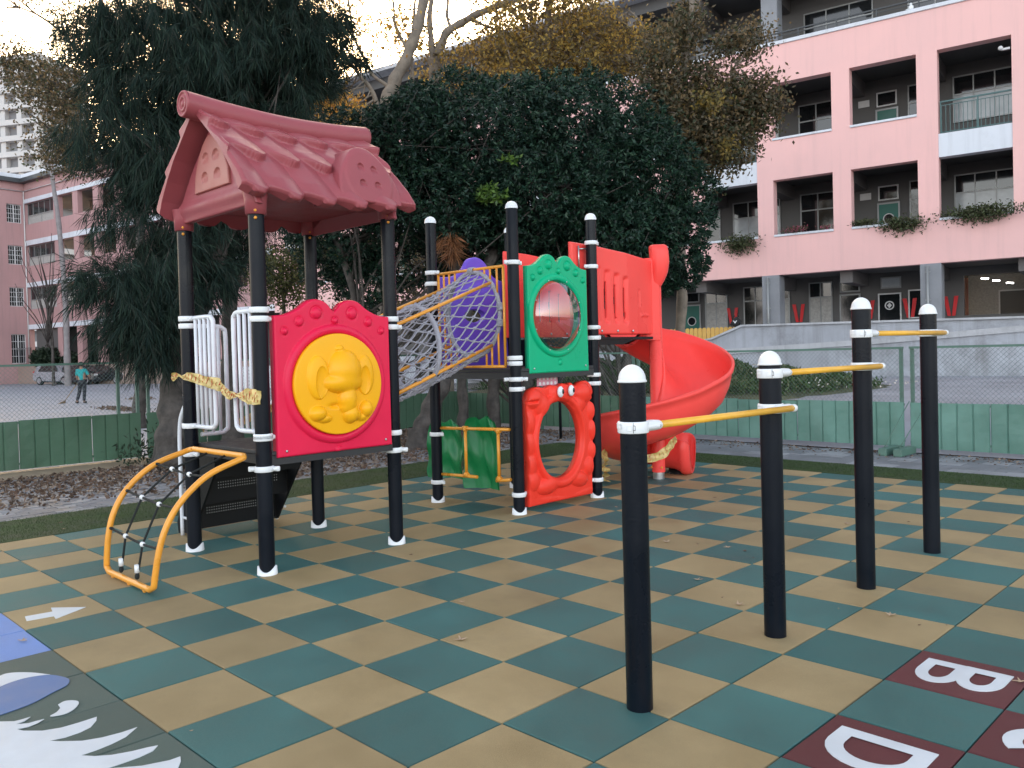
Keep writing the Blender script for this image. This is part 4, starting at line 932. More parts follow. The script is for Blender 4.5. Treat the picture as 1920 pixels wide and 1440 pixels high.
tape('barrier_tape', [scw(-118, .66, .40), scw(-114, .72, .30), scw(-112, .74, .18), scw(-110, .76, .04)], [.09, .14, .18, .19], 'crumpled yellow tape hanging from the underside of the spiral slide to the tiles')
# ================================================================ pull-up bars
BS = thing('pull_up_bars', 'row of four navy posts with white domed caps joined by three yellow pull-up bars', 'pull-up bars', (1.84, 3.3, 0))
BP = [(1.843, 1.505), (1.843, 2.725), (1.845, 3.92), (1.845, 5.115)]; BT = (1.43, 1.468, 1.785, 1.77); rb = .0575
BZ = (1.225, 1.412, 1.62)
posts = []
for (x, y), t in zip(BP, BT):
    mb = MB(); mb.lathe([(rb, -.02), (rb, t)], (x, y, 0), 40); mb.lathe([(0, t), (rb, t)], (x, y, 0), 40); o = mb.build('post', M_['navy'], BS); posts.append(o)
    pr = [(rb+.001, t-.012), (rb+.006, t-.012), (rb+.006, t-.004), (rb+.002, t-.001)]+[((rb+.002)*math.cos(a), t-.001+.066*math.sin(a)) for a in np.linspace(.05, math.pi/2, 10)]
    MB().lathe(pr, (x, y, 0), 40).build('cap', M_['white'], o)
def bclamp(k, z, s):
    x, y = BP[k]; mb = MB(); r = rb+.010; h = .050
    mb.lathe([(rb+.001, -h/2), (r-.002, -h/2), (r, -h/2+.004), (r, h/2-.004), (r-.002, h/2), (rb+.001, h/2)], (x, y, z), 40)
    # snout (near post) or front ear (far post) that holds the bar
    if s > 0: path = [(.012, .015, .052, .0247), (.016, .070, .045, .0245), (.024, .110, .037, .024), (.030, .138, .029, .022), (.033, .150, .017, .013)]
    else: path = [(.060, -.062, .010, .012), (.066, -.052, .024, .022), (.074, .0, .027, .0235), (.076, .050, .027, .0235), (.077, .066, .024, .021), (.077, .072, .014, .012)]
    rows = []
    for dx, dy, w_, hh in path: rows.append([(x+dx+w_*math.cos(a), y+dy, z+hh*math.sin(a)) for a in np.linspace(0, 2*math.pi, 18, endpoint=False)])
    mb.grid(np.array(rows), 0, True, closed=True); mb.add(rows[-1], [tuple(range(18))], 0, False)
    for a0, a1, zc, dz in ((-2.3, -1.75, .004, .010), (-1.30, -1.02, .0, .014), (-2.35, -1.78, .016, .003)):
        mb.grid(np.array([[(x+(r+q)*math.cos(a), y+(r+q)*math.sin(a), z+zc+e) for q, e in ((-.002, -dz), (.0035, -dz*.8), (.0035, dz*.8), (-.002, dz))] for a in np.linspace(a0, a1, 8)]), 0, False)
    o = mb.build('clamp', M_['white'], BS)
    b = MB(); b.ball((x+.058 if s > 0 else x+.100, y+.120 if s > 0 else y+.045, z+.0), (.006, .006, .006), 8); b.build('screw', M_['steel'], o)
    if s < 0: e_ = MB(); e_.lathe([(.0, -.016), (.019, -.016), (.0205, -.012), (.0205, .010), (.017, .016), (0, .018)], (0, 0, 0), 16); e_.v = [(x+.100+p[0], y+.060+p[2], z+p[1]) for p in e_.v]; e_.build('bar_end_cap', M_['white'], o)
    return o
def seam(k, z):
    x, y = BP[k]; mb = MB(); r = rb+.0108
    for a0, a1, z0, z1 in ((-.92, -.92, -.022, .022), (-.92, -.80, .010, .010), (-.92, -.80, -.010, -.010), (-.80, -.80, -.010, .010)):
        mb.tube([(x+r*math.cos(a0), y+r*math.sin(a0), z+z0), (x+r*math.cos(a1), y+r*math.sin(a1), z+z1)], .0011, 4)
    mb.build('clamp_seam', M_['black'], posts[k])
for k, z in enumerate(BZ):
    bclamp(k, z, 1); bclamp(k+1, z, -1)
    mb = MB(); mb.tube([(BP[k][0]+.033, BP[k][1]+.14, z), (BP[k+1][0]+.0775, BP[k+1][1]+.055, z)], .0165, 20) if False else mb.tube([(BP[k][0]+.033, BP[k][1]+.14, z), (BP[k+1][0]+.1005, BP[k+1][1]+.052, z)], .0165, 20); mb.build('bar', M_['ybar'], BS); seam(k, z)
# ================================================================ fences of the playground
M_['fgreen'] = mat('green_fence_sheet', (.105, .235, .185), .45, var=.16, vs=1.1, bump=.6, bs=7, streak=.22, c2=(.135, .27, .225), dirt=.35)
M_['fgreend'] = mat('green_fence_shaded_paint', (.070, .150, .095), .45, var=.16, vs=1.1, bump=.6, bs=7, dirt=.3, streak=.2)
M_['fpost'] = mat('green_fence_post', (.10, .19, .15), .5, var=.12, vs=6, dirt=.2)
M_['wire'] = mat('fence_wire', (.16, .22, .20), .5, metal=.4)
def sheet_fence(name, p0, p1, z0, z1, zt, label, m, posts, mesh=True, pw=.30, group=None):
    p0 = np.array([*p0, 0.]); p1 = np.array([*p1, 0.]); L = np.linalg.norm(p1-p0); e = (p1-p0)/L; nrm = np.array([e[1], -e[0], 0])
    o = thing(name, label, 'fence', p0, group)
    fr = lambda s, w, z: tuple(p0+e*s+nrm*w+np.array([0, 0, z]))
    # ribbed sheets: each about a metre long, with the ribs pressed in
    s = 0.; rr = random.Random(int(L*10)+3)
    while s < L-.05:
        w_ = min(1.02, L-s); k = int(round(w_/.2)); prof_ = []; x = s+.004
        jit = rr.uniform(-.012, .012); tb_ = rr.uniform(-.008, .008)
        for i in range(max(1, k)):
            a = s+.004+(w_-.008)*i/max(1, k); b = s+.004+(w_-.008)*(i+1)/max(1, k)
            prof_ += [(a, -.010), (a+.006, -.010), (a+.016, .008), (b-.010, .008), (b-.003, -.010)] if i < k else []
        prof_.append((s+w_-.004, -.010))
        nz = 6; G = [[fr(q, wv+jit*.4+.004*math.sin(q*9+zz*7), z0+(z1+tb_-z0)*zz) for q, wv in prof_] for zz in np.linspace(0, 1, nz)]
        G = np.array(G); mb = MB(); mb.grid(G, 0, False); mb.grid(G-nrm*.003, 0, False, flip=True); mb.build('fence_sheet', m, o); s += w_
    mb = MB(); mb.obox(fr(L/2, -.03, z1-.03), e*L/2, nrm*.015, np.array([0, 0, .015])); mb.obox(fr(L/2, -.03, z0+.08), e*L/2, nrm*.015, np.array([0, 0, .015])); mb.build('fence_rail', M_['fpost'], o)
    if mesh: mb = MB(); mb.obox(fr(L/2, -.02, zt), e*L/2, nrm*.016, np.array([0, 0, .016])); mb.build('top_rail', M_['fpost'], o)
    for q in posts:
        mb = MB(); mb.obox(fr(q, -.045, zt/2), e*.022, nrm*.022, np.array([0, 0, zt/2+.01])); mb.build('fence_post', M_['fpost'], o)
    if mesh:
        hgt = zt-z1; st_ = .065; n = int((L+hgt)/st_); A_ = []; B_ = []
        for i in range(n):
            for d in (1, -1):
                x0 = i*st_-hgt; xa, za, xb, zb = x0, 0., x0+hgt, hgt
                if xa < 0: za = -xa; xa = 0.
                if xb > L: zb -= (xb-L); xb = L
                if zb <= za: continue
                if d == 1: A_.append(fr(xa, -.02, z1+za)); B_.append(fr(xb, -.02, z1+zb))
                else: A_.append(fr(L-xa, -.017, z1+za)); B_.append(fr(L-xb, -.017, z1+zb))
        fast_quads('chain_link', strip_tube(np.array(A_), np.array(B_), .0021), M_['wire'], o)
    return o
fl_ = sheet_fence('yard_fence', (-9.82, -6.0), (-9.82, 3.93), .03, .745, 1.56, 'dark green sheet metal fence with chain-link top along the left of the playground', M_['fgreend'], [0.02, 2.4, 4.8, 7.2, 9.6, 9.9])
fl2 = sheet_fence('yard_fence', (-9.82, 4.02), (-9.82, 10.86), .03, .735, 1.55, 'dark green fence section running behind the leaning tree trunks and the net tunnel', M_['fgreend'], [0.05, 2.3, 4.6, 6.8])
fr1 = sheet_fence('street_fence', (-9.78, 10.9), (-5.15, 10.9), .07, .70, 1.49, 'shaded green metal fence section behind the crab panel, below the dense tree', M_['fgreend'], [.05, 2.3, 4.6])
fr2 = sheet_fence('street_fence', (-5.10, 10.9), (-.44, 10.9), .075, .70, 1.475, 'light green metal fence section behind the spiral slide outlet', M_['fgreen'], [.03, 2.62, 4.62])
fr3 = sheet_fence('street_fence', (-.36, 10.9), (6.5, 10.9), .06, .70, 1.475, 'light green metal fence section at the right edge, behind the pull-up bars', M_['fgreen'], [.03, 2.4, 4.8])
for k, x in enumerate((-.50, -.30)):
    mb = MB(); mb.box((x-.055, 10.25, .005), (x+.055, 10.80, .105), 0, .006); bl = tag(mb.build('fence_foot', M_['fpost']), ['green painted ballast beam under the fence joint, the left one', 'green painted ballast beam under the fence joint, the right one'][k], 'ballast beam', 'ballast beams at the fence joint')
    mb = MB(); mb.tube([(x, 10.30, .10), (x+.15+.05*k, 10.86, .72)], .007, 6); mb.build('brace_rod', M_['fpost'], bl)
mb = MB(); mb.box((-2.47, 10.60, .0), (-2.37, 10.80, .15), 0, .006); tag(mb.build('fence_foot', M_['fpost']), 'small grey-green footing block below the fence behind the second bar post', 'footing')
mb = MB(); mb.tube([(-5.75, 9.55, .0), (-5.75, 9.55, 1.62)], .025, 12); tag(mb.build('steel_pole', M_['black']), 'thin black pole standing behind the crab panel opening', 'pole')
# tall grey board with characters behind the platform
M_['concrete'] = mat('grey_concrete', (.40, .42, .46), .8, var=.16, vs=.9, bump=.5, bs=25, dirt=.6, streak=.5)
M_['concl'] = mat('pale_concrete', (.50, .51, .53), .8, var=.12, vs=.8, bump=.4, bs=25, dirt=.5, streak=.35)
# ================================================================ school street, ramps, bank
O8 = Vector((-8, 28.5, 0)); FYAW = .1676
fe = np.array([math.cos(FYAW), math.sin(FYAW), 0]); fn = np.array([-math.sin(FYAW), math.cos(FYAW), 0])
def F8(s, off, z): return np.array([-8, 28.5, 0])+fe*s+fn*off+np.array([0, 0, z])
mb = MB()
rows = [[(-9.9, 10.97, -.01), (16, 10.97, -.01)], [(-9.9, 12.2, .22), (16, 12.2, .22)], [(-9.9, 14, .46), (16, 14, .46)], [(-9.9, 15, .50), (16, 15, .50)], [(-30, 26.5, .50), (16, 32.5, .50)]]
G = []
for r in rows: a, b = np.array(r[0]), np.array(r[1]); G.append([a+(b-a)*t for t in np.linspace(0, 1, 12)])
mb.grid(np.array(G), 0, True, flip=True); tag(mb.build('pavement', M_['yard']), kind='structure')
ramp = thing('ramp_wall', 'grey concrete ramp walls and parapets in front of the school ground floor', 'ramp', O8, rz=FYAW, local=True)
mb = MB(); mb.prism([(-4.35, .4), (12, .4), (12, 1.80), (4.95, 1.75), (.95, 1.50), (-3.9, 1.28), (-4.35, 1.26)], lambda u, v, w: (u, w, v), -3.72, -3.50); mb.build('front_wall', M_['concrete'], ramp)
mb = MB(); mb.prism([(-4.35, 1.265), (-3.9, 1.285), (.95, 1.505), (4.95, 1.755), (12, 1.805), (12, 1.96), (4.95, 1.93), (.95, 1.67), (-3.9, 1.46), (-4.35, 1.44)], lambda u, v, w: (u, w, v), -3.78, -3.46); mb.build('front_coping', M_['concl'], ramp)
mb = MB(); mb.prism([(-7.2, .4), (12, .4), (12, 2.13), (4.95, 2.15), (-3.4, 2.24), (-3.62, 2.24), (-4.75, 1.82), (-7.2, 1.45)], lambda u, v, w: (u, w, v), -2.55, -2.3); mb.build('back_wall', M_['concrete'], ramp)
mb = MB(); mb.prism([(-7.2, 1.453), (-4.75, 1.823), (-3.62, 2.243), (4.95, 2.153), (12, 2.133), (12, 2.19), (4.95, 2.22), (-3.66, 2.31), (-4.78, 1.88), (-7.2, 1.51)], lambda u, v, w: (u, w, v), -2.62, -2.24); mb.build('back_coping', M_['concl'], ramp)
mb = MB(); mb.prism([(-3.9, .5), (12, .5), (12, 1.2), (-3.9, .9)], lambda u, v, w: (u, w, v), -3.45, -2.6); mb.build('ramp_floor', M_['concrete'], ramp)
# a concrete terrace on which the school stands
mb = MB(); mb.box((-33, -2.2, -.5), (30, 6, 1.15)); tr_ = thing('terrace_root', None, None, O8, rz=FYAW, local=True)
te = mb.build('terrace', M_['concl'], tr_); tr_.name = 'terrace_base'; tag(tr_, kind='structure')
# low grey wall seen between slide and fence
gw = MB(); gw.prism([(-26, .3), (-5.2, .3), (-5.2, 1.35), (-9, 1.5), (-26, 1.5)], lambda u, v, w: (u, w, v), -3.8, -3.6); lw = thing('garden_wall', 'low stained concrete wall behind the dense tree and the spiral slide', 'wall', O8, rz=FYAW, local=True); gw.build('wall_slab', M_['concrete'], lw)
# yellow picket fence on the terrace edge
M_['picket'] = mat('yellow_picket_paint', (.70, .42, .10), .5, var=.08, vs=5)
pk = thing('picket_fence', 'yellow picket fence with rounded tops beside the ramp parapet', 'picket fence', O8, rz=FYAW, local=True)
for k in range(24):
    s = -7.95+.165*k; mb = MB(); o_ = [(s, 1.2), (s+.145, 1.2), (s+.145, 2.20)]+[(s+.0725+.0725*math.cos(t), 2.20+.07*math.sin(t)) for t in np.linspace(0.3, math.pi-.3, 6)]+[(s, 2.20)]
    mb.prism(o_, lambda u, v, w: (u, w, v), -2.10, -2.06); mb.build('picket', M_['picket'], pk)
mb = MB(); mb.box((-7.95, -2.055, 1.45), (-4.0, -2.02, 1.55)); mb.build('picket_rail', M_['picket'], pk)
# ivy bank
M_['ivy'] = leaf_mat('bank_leaves', [(.035, .080, .022), (.05, .105, .03), (.03, .06, .02), (.075, .12, .04), (.11, .13, .06)], .55, .25)
M_['bankm'] = mat('bank_soil', (.045, .06, .028), .9, var=.4, vs=3, c2=(.08, .085, .04))
def bankz(x, y):
    return .5+.64*np.exp(-((y-17.0)/2.0)**2)*np.clip((-3.6-x)/4.2, 0, 1)**.8*np.clip((x+13.5)/2., 0, 1)
X, Y = np.meshgrid(np.linspace(-13.5, -2.2, 46), np.linspace(13.2, 22.5, 36), indexing='ij'); Z = bankz(X, Y)+.0; Z = np.where(Z < .515, .47, Z)
bk = MB(); bk.grid(np.stack([X, Y, Z], -1), 0, True); tag(bk.build('grass_bank', M_['bankm']), kind='structure')
n = 60000; P = np.stack([rng.uniform(-13.2, -2.3, n), rng.uniform(14, 21.5, n), np.zeros(n)], 1); P[:, 2] = bankz(P[:, 0], P[:, 1]); k_ = P[:, 2] > .52+.05*rng.random(n); P = P[k_]
P[:, 2] += rng.uniform(0, .22, len(P))*np.abs(np.sin(P[:, 0]*2.1+P[:, 1]*1.3)); D = rnd_dirs(len(P)); D[:, 2] = np.abs(D[:, 2])+.2
tag(fast_quads('bank_plants', leaves(P, D, rng.uniform(.06, .14, len(P)), rng.uniform(.03, .06, len(P))), M_['ivy']), 'low leafy ground cover on the bank behind the fence', 'ground cover', kind='stuff')
n = 220; P = np.stack([rng.uniform(-9, -2.6, n), rng.uniform(15, 18.5, n), np.zeros(n)], 1); P[:, 2] = bankz(P[:, 0], P[:, 1])+.18; M_['flow'] = leaf_mat('small_white_flowers', [(.7, .7, .65), (.6, .55, .5)], .6, .2)
tag(fast_quads('bank_flowers', leaves(P, rnd_dirs(n), .05, .05), M_['flow']), 'tiny white flowers dotted over the leafy bank', 'flowers', kind='stuff')
# ================================================================ school buildings
M_['pinkw'] = mat('pink_render', (.80, .485, .46), .75, var=.03, vs=.35, bump=.12, bs=60, c2=(.83, .495, .465), dirt=.07, streak=.13)
M_['pinkd'] = mat('old_pink_render', (.47, .28, .275), .8, var=.07, vs=.3, bump=.1, bs=60, dirt=.3, streak=.3)
M_['wband'] = mat('white_band', (.66, .69, .74), .7, var=.06, vs=.5, dirt=.25, streak=.25)
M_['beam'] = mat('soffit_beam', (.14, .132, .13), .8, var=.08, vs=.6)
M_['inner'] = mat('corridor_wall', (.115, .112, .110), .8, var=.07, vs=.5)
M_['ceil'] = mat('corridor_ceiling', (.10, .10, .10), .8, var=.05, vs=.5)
M_['frame'] = mat('aluminium_frame', (.30, .31, .31), .4, metal=.3)
M_['framew'] = mat('white_frame', (.62, .62, .62), .5)
M_['pane'] = mat('dark_glass', (.014, .016, .018), .06, var=.3, vs=.8, spec=.8)
M_['pale'] = mat('pale_glass', (.42, .45, .47), .10, var=.2, vs=1.5)
M_['curtain'] = mat('curtain', (.40, .39, .37), .8, var=.2, vs=12)
M_['gdoor'] = mat('green_door', (.015, .13, .10), .4)
M_['railt'] = mat('teal_railing', (.045, .115, .115), .4)
M_['raild'] = mat('dark_railing', (.05, .055, .06), .5)
M_['colm'] = mat('mosaic_column', (.24, .25, .27), .7, var=.14, vs=1.2, bump=.3, bs=120, dirt=.25)
M_['redpaper'] = mat('red_paper', (.62, .015, .02), .5, var=.1)
def wall_cells(mb, S, Z, solid, y0, y1, mi=0):
    """wall in the s-z plane, y0 outer, y1 inner, with openings where solid() is False"""
    n, m = len(S)-1, len(Z)-1; ok = lambda i, j: 0 <= i < n and 0 <= j < m and solid(.5*(S[i]+S[i+1]), .5*(Z[j]+Z[j+1]))
    for i in range(n):
        for j in range(m):
            if not ok(i, j): continue
            a, b, c, d = S[i], S[i+1], Z[j], Z[j+1]
            mb.add([(a, y0, c), (b, y0, c), (b, y0, d), (a, y0, d)], [(0, 1, 2, 3)], mi, False); mb.add([(a, y1, c), (b, y1, c), (b, y1, d), (a, y1, d)], [(3, 2, 1, 0)], mi, False)
            if not ok(i-1, j): mb.add([(a, y0, c), (a, y0, d), (a, y1, d), (a, y1, c)], [(0, 1, 2, 3)], mi, False)
            if not ok(i+1, j): mb.add([(b, y0, c), (b, y0, d), (b, y1, d), (b, y1, c)], [(3, 2, 1, 0)], mi, False)
            if not ok(i, j-1): mb.add([(a, y0, c), (b, y0, c), (b, y1, c), (a, y1, c)], [(3, 2, 1, 0)], mi, False)
            if not ok(i, j+1): mb.add([(a, y0, d), (b, y0, d), (b, y1, d), (a, y1, d)], [(0, 1, 2, 3)], mi, False)
def window(par, s0, s1, z0, z1, y, cols=2, split=None, fm='frame', lower='pane', upper='pane', fw=.05, name='window', par_axis=None):
    """aluminium window facing -y in the local frame: frame bars, then one glass sheet per row"""
    mb = MB(); z_ = [z0]+([split] if split else [])+[z1]
    mb.box((s0, y-.05, z0), (s0+fw, y, z1)); mb.box((s1-fw, y-.05, z0), (s1, y, z1))
    for q in z_: mb.box((s0+fw, y-.052, max(z0, q-fw/2 if q not in (z0, z1) else (q if q == z0 else q-fw))), (s1-fw, y-.002, min(z1, q+fw/2 if q not in (z0, z1) else (q+fw if q == z0 else q))))
    for k in range(1, cols):
        c = s0+(s1-s0)*k/cols; mb.box((c-.022, y-.048, z0+fw), (c+.022, y-.004, z1-fw))
    f = mb.build(name, M_[fm], par)
    for k in range(len(z_)-1):
        mb = MB(); mb.box((s0+fw*.6, y-.022, z_[k]+fw*.4), (s1-fw*.6, y-.012, z_[k+1]-fw*.4)); mb.build('pane', M_[lower if k == 0 and split else upper], f)
    return f
def door(par, s0, s1, z0, z1, y, m='gdoor', rounds=True):
    mb = MB(); mb.box((s0, y-.06, z0), (s0+.06, y, z1+.06)); mb.box((s1-.06, y-.06, z0), (s1, y, z1+.06)); mb.box((s0+.06, y-.06, z1), (s1-.06, y, z1+.06)); f = mb.build('door_frame', M_['frame'], par)
    mb = MB(); mb.box((s0+.06, y-.04, z0), (s1-.06, y-.01, z1)); d = mb.build('door_leaf', M_[m], f)
    if rounds:
        for zc in (z0+(z1-z0)*.70, z0+(z1-z0)*.28):
            c = (s0+s1)/2; mb = MB(); th = np.linspace(0, 2*math.pi, 22, endpoint=False); mb.prism([(c+.20*math.cos(t), zc+.20*math.sin(t)) for t in th], lambda u, v, w: (u, w, v), y-.055, y-.042, 0)
            mb.prism([(c+.165*math.cos(t), zc+.165*math.sin(t)) for t in th], lambda u, v, w: (u, w, v), y-.060, y-.0555, 1); mb.build('porthole', [M_['framew'], M_['pane']], f)
def railing(par, s0, s1, z0, z1, y, m, step=.13, posts=1.1):
    mb = MB(); mb.box((s0, y-.025, z1-.05), (s1, y+.025, z1)); mb.box((s0, y-.012, z0+.06), (s1, y+.012, z0+.09)); mb.box((s0, y-.012, z1-.16), (s1, y+.012, z1-.135))
    q = s0+.05
    while q < s1: mb.box((q-.009, y-.009, z0+.09), (q+.009, y+.009, z1-.16)); q += step
    q = s0+.03
    while q < s1: mb.box((q-.022, y-.022, z0), (q+.022, y+.022, z1-.05)); q += posts
    return mb.build('railing', M_[m], par)
def leafclump(name, par, c, r, n, m, label, cat, sz=.09, group=None, droop=0.):
    P = rng.normal(0, .42, (n, 3))*np.array(r)+np.array(c); P[:, 2] -= droop*np.abs(rng.normal(0, 1, n))*.3
    D = rnd_dirs(n)+np.array([0, 0, -.2 if droop else .5]); return tag(fast_quads(name, leaves(P, D, rng.uniform(sz*.6, sz*1.3, n), sz*.45), m), label, cat, group)
BL = thing('school_building', 'pink school building with deep square openings, white sills and dark corridors', 'building', O8, rz=FYAW, local=True)
S0, S1 = -32.0, 21.0; PER = 8.33
starts = [-3.85+PER*k for k in range(-4, 4)]
def bays():
    for a in starts:
        yield 'w', a+.60, a+2.75; yield 'w', a+3.37, a+5.54; yield 'b', a+6.18, a+PER
BY_ = [b for b in bays() if b[1] > S0 and b[2] < S1]
Sb = sorted({S0, S1}|{round(x, 3) for b in BY_ for x in b[1:]})
Zb = [4.18, 5.60, 5.68, 7.72, 8.50, 9.19, 9.27, 11.30, 12.70]
def solid(s, z):
    for k, a, b in BY_:
        if a < s < b:
            if k == 'w' and (5.60 < z < 7.72 or 9.19 < z < 11.30): return False
            if k == 'b' and (5.60 < z < 11.30): return False
    return True
mb = MB(); wall_cells(mb, Sb, Zb, solid, 0, .42); mb.build('facade_wall', M_['pinkw'], BL)
for k, a, b in BY_:
    if k == 'w':
        for z in (5.60, 9.19):
            mb = MB(); mb.box((a+.002, -.05, z+.002), (b-.002, .44, z+.08), 0, .006); mb.build('sill', M_['wband'], BL)
    else:
        mb = MB(); mb.box((a+.002, .03, 7.72), (b-.002, .45, 8.50)); mb.build('balcony_slab', M_['wband'], BL)
        mb = MB(); mb.box((a+.002, -.05, 5.602), (b-.002, .44, 5.68)); mb.build('sill', M_['wband'], BL)
        railing(BL, a+.03, b-.03, 8.50, 9.62, .22, 'railt')
mb = MB(); mb.box((S0, -.06, 12.702), (S1, .46, 12.83), 0, .008); mb.build('parapet_coping', M_['wband'], BL)
railing(BL, S0, S1, 12.83, 13.22, .2, 'raild', step=1e9, posts=1.35)
# corridor slabs, ceilings and inner walls
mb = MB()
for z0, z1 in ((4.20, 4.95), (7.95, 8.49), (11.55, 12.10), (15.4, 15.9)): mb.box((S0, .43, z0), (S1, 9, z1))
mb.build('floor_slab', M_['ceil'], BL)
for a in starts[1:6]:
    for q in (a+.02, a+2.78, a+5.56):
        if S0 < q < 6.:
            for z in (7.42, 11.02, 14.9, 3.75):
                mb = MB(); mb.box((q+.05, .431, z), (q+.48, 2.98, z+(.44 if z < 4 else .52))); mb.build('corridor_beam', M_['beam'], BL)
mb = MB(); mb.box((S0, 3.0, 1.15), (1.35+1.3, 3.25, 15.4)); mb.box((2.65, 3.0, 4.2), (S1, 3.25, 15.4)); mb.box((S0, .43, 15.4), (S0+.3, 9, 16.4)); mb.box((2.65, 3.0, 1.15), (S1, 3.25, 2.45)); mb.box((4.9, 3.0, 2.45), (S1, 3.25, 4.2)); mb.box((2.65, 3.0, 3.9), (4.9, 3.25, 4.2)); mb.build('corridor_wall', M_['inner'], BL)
for fz in (4.95, 8.50):
    for a in starts:
        if a < S0 or a+8 > S1: continue
        up = (fz > 8)
        window(BL, a+.72, a+2.1, fz+.95, fz+2.62, 2.99, 2, fz+1.95)
        door(BL, a+3.62, a+4.42, fz, fz+1.85, 2.99); window(BL, a+3.66, a+4.38, fz+2.0, fz+2.55, 2.985, 1, fm='framew')
        window(BL, a+4.75, a+5.7, fz+.95, fz+2.62, 2.99, 1, fz+1.95)
        window(BL, a+6.25, a+8.25, fz+.95, fz+2.62, 2.99, 3, fz+1.95, lower='pale')
        mb = MB(); mb.box((a+3.0, 2.96, fz+2.1), (a+3.4, 2.985, fz+2.35)); mb.build('class_sign', M_['framew'], BL)
for a in starts:
    if a < S0 or a+8 > S1: continue
    window(BL, a+1., a+3.6, 13.0, 14.7, 2.99, 3, 14.1); window(BL, a+4.8, a+7.6, 13.0, 14.7, 2.99, 3, 14.1)
# ground floor fronts
Z0 = 1.15
def gwin(s0, s1, lo='curtain', cols=2): 
    window(BL, s0, s1, 2.25, 4.02, 2.99, cols, 3.42, lower=lo); mb = MB(); mb.box((s0-.06, 2.86, 2.16), (s1+.06, 2.995, 2.245)); mb.build('window_ledge', M_['wband'], BL)
gwin(-2.86, -1.95, 'curtain'); gwin(-5.55, -4.55, 'pane'); gwin(-7.25, -6.25, 'curtain'); gwin(-4.25, -3.62, 'curtain', 1); gwin(-11.4, -9.4, 'pane'); gwin(-14.6, -12.4, 'curtain')
door(BL, -1.68, -.90, Z0, 3.42, 2.99, 'pane', False); window(BL, -1.66, -.92, 3.55, 3.98, 2.985, 1)
window(BL, -.26, .56, 2.30, 3.42, 2.96, 1, fm='framew'); window(BL, -.16, .56, 3.60, 4.03, 2.985, 1, lower='pale', upper='pale'); window(BL, .80, 1.75, 2.42, 3.50, 2.97, 1, fm='framew')
mb = MB(); th = np.linspace(0, 2*math.pi, 24, endpoint=False); G = [[(.15+r*math.cos(t), 2.895+w_, 2.95+r*math.sin(t)) for t in th] for r, w_ in ((.17, 0), (.17, -.01), (.125, -.01), (.125, 0))]; mb.grid(np.array(G), 0, False, closed=True)
mb.add([(.15, 2.88, 3.05), (.24, 2.88, 2.95), (.15, 2.88, 2.85), (.06, 2.88, 2.95)], [(0, 1, 2, 3)]); mb.build('door_emblem', M_['framew'], BL)
door(BL, -8.28, -7.45, Z0, 3.35, 2.99); window(BL, -8.24, -7.5, 3.5, 3.95, 2.985, 1)
# bare classroom seen through the open bay on the right, with its lights on
mb = MB(); mb.box((2.2, 8.0, 1.15), (9, 8.2, 4.2)); mb.build('classroom_wall', M_['curtain'], BL)
mb = MB(); mb.box((3.30, 7.85, 2.35), (4.75, 7.95, 3.55)); bb = mb.build('class_board_frame', M_['framew'], BL)
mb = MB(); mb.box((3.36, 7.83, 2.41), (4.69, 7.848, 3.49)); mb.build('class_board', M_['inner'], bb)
M_['lamp'] = bpy.data.materials.new('tube_light'); n_, l_, b_ = nodes_of(M_['lamp']); b_.inputs['Emission Color'].default_value = (1, .97, .92, 1); b_.inputs['Emission Strength'].default_value = 7
for s, y, z in ((3.05, 4.6, 3.86), (3.35, 5.4, 3.80), (3.72, 6.4, 3.74), (4.62, 4.4, 3.9)):
    mb = MB(); mb.tube([(s, y, z), (s+.18, y+.35, z)], .022, 8); lt = mb.build('tube_lamp', M_['lamp'], BL)
# columns with downpipes
for s in (-3.75, 1.70, 7.15, -9.2, -14.65, -20.1):
    mb = MB(); mb.box((s, -.02, 1.1), (s+.66, .62, 4.178), 0, .02); c = mb.build('column', M_['colm'], BL)
    mb = MB(); mb.tube([(s+.24, -.07, 1.2), (s+.24, -.07, 4.1)], .042, 12)
    for z in (1.9, 2.95, 3.9): mb.box((s+.16, -.075, z-.02), (s+.32, -.02, z+.02))
    mb.build('downpipe', M_['frame'], c)
for s in (-3.75, -12.05, 4.58, -20.4):
    mb = MB(); mb.box((s, .5, 12.1), (s+.62, 1.12, 15.4), 0, .02); mb.build('upper_column', M_['colm'], BL)
mb = MB(); mb.box((S0, -.35, 15.9), (S1, 9, 16.1)); mb.build('roof', M_['concl'], BL)
mb = MB(); mb.box((S0, 9.0, 1.15), (S1, 9.2, 15.9)); mb.box((S0, .45, 1.15), (S0+.25, 9, 15.4)); mb.build('rear_wall', M_['pinkw'], BL)
# red paper letters V on the ground floor wall
for k, s in enumerate((-3.52, -6.28, -.88, .60, 1.98)):
    mb = MB(); z0, z1 = 2.46, 3.18; w_ = .50
    mb.prism([(s+.14, z0), (s+.25, z0), (s+.14, z1), (s, z1)], lambda u, v, w: (u, w, v), 2.93, 2.945); mb.prism([(s+.28, z0), (s+.39, z0), (s+w_, z1), (s+.36, z1)], lambda u, v, w: (u, w, v), 2.93, 2.945)
    mb.build('red_paper_letter', M_['redpaper'], BL)
# camera dome at the top right opening
mb = MB(); mb.box((4.2, .0, 10.86), (4.44, .1, 10.92)); mb.ball((4.18, .0, 10.93), .075, 14); mb.build('camera_dome', M_['framew'], BL)
mb = MB(); c = F8(1.55, .1, 12.93); mb.ball(c, (.09, .07, .10), 10); mb.ball(c+[0, 0, .12], (.045, .045, .05), 10); mb.add([c+[-.08, 0, .02], c+[-.2, 0, -.02], c+[-.08, .03, -.03]], [(0, 1, 2)]); mb.add([c+[-.04, 0, .16], c+[-.09, 0, .155], c+[-.04, .02, .145]], [(0, 1, 2)])
tag(mb.build('bird', M_['white']), 'small white bird perched on the white coping of the upper parapet', 'bird')
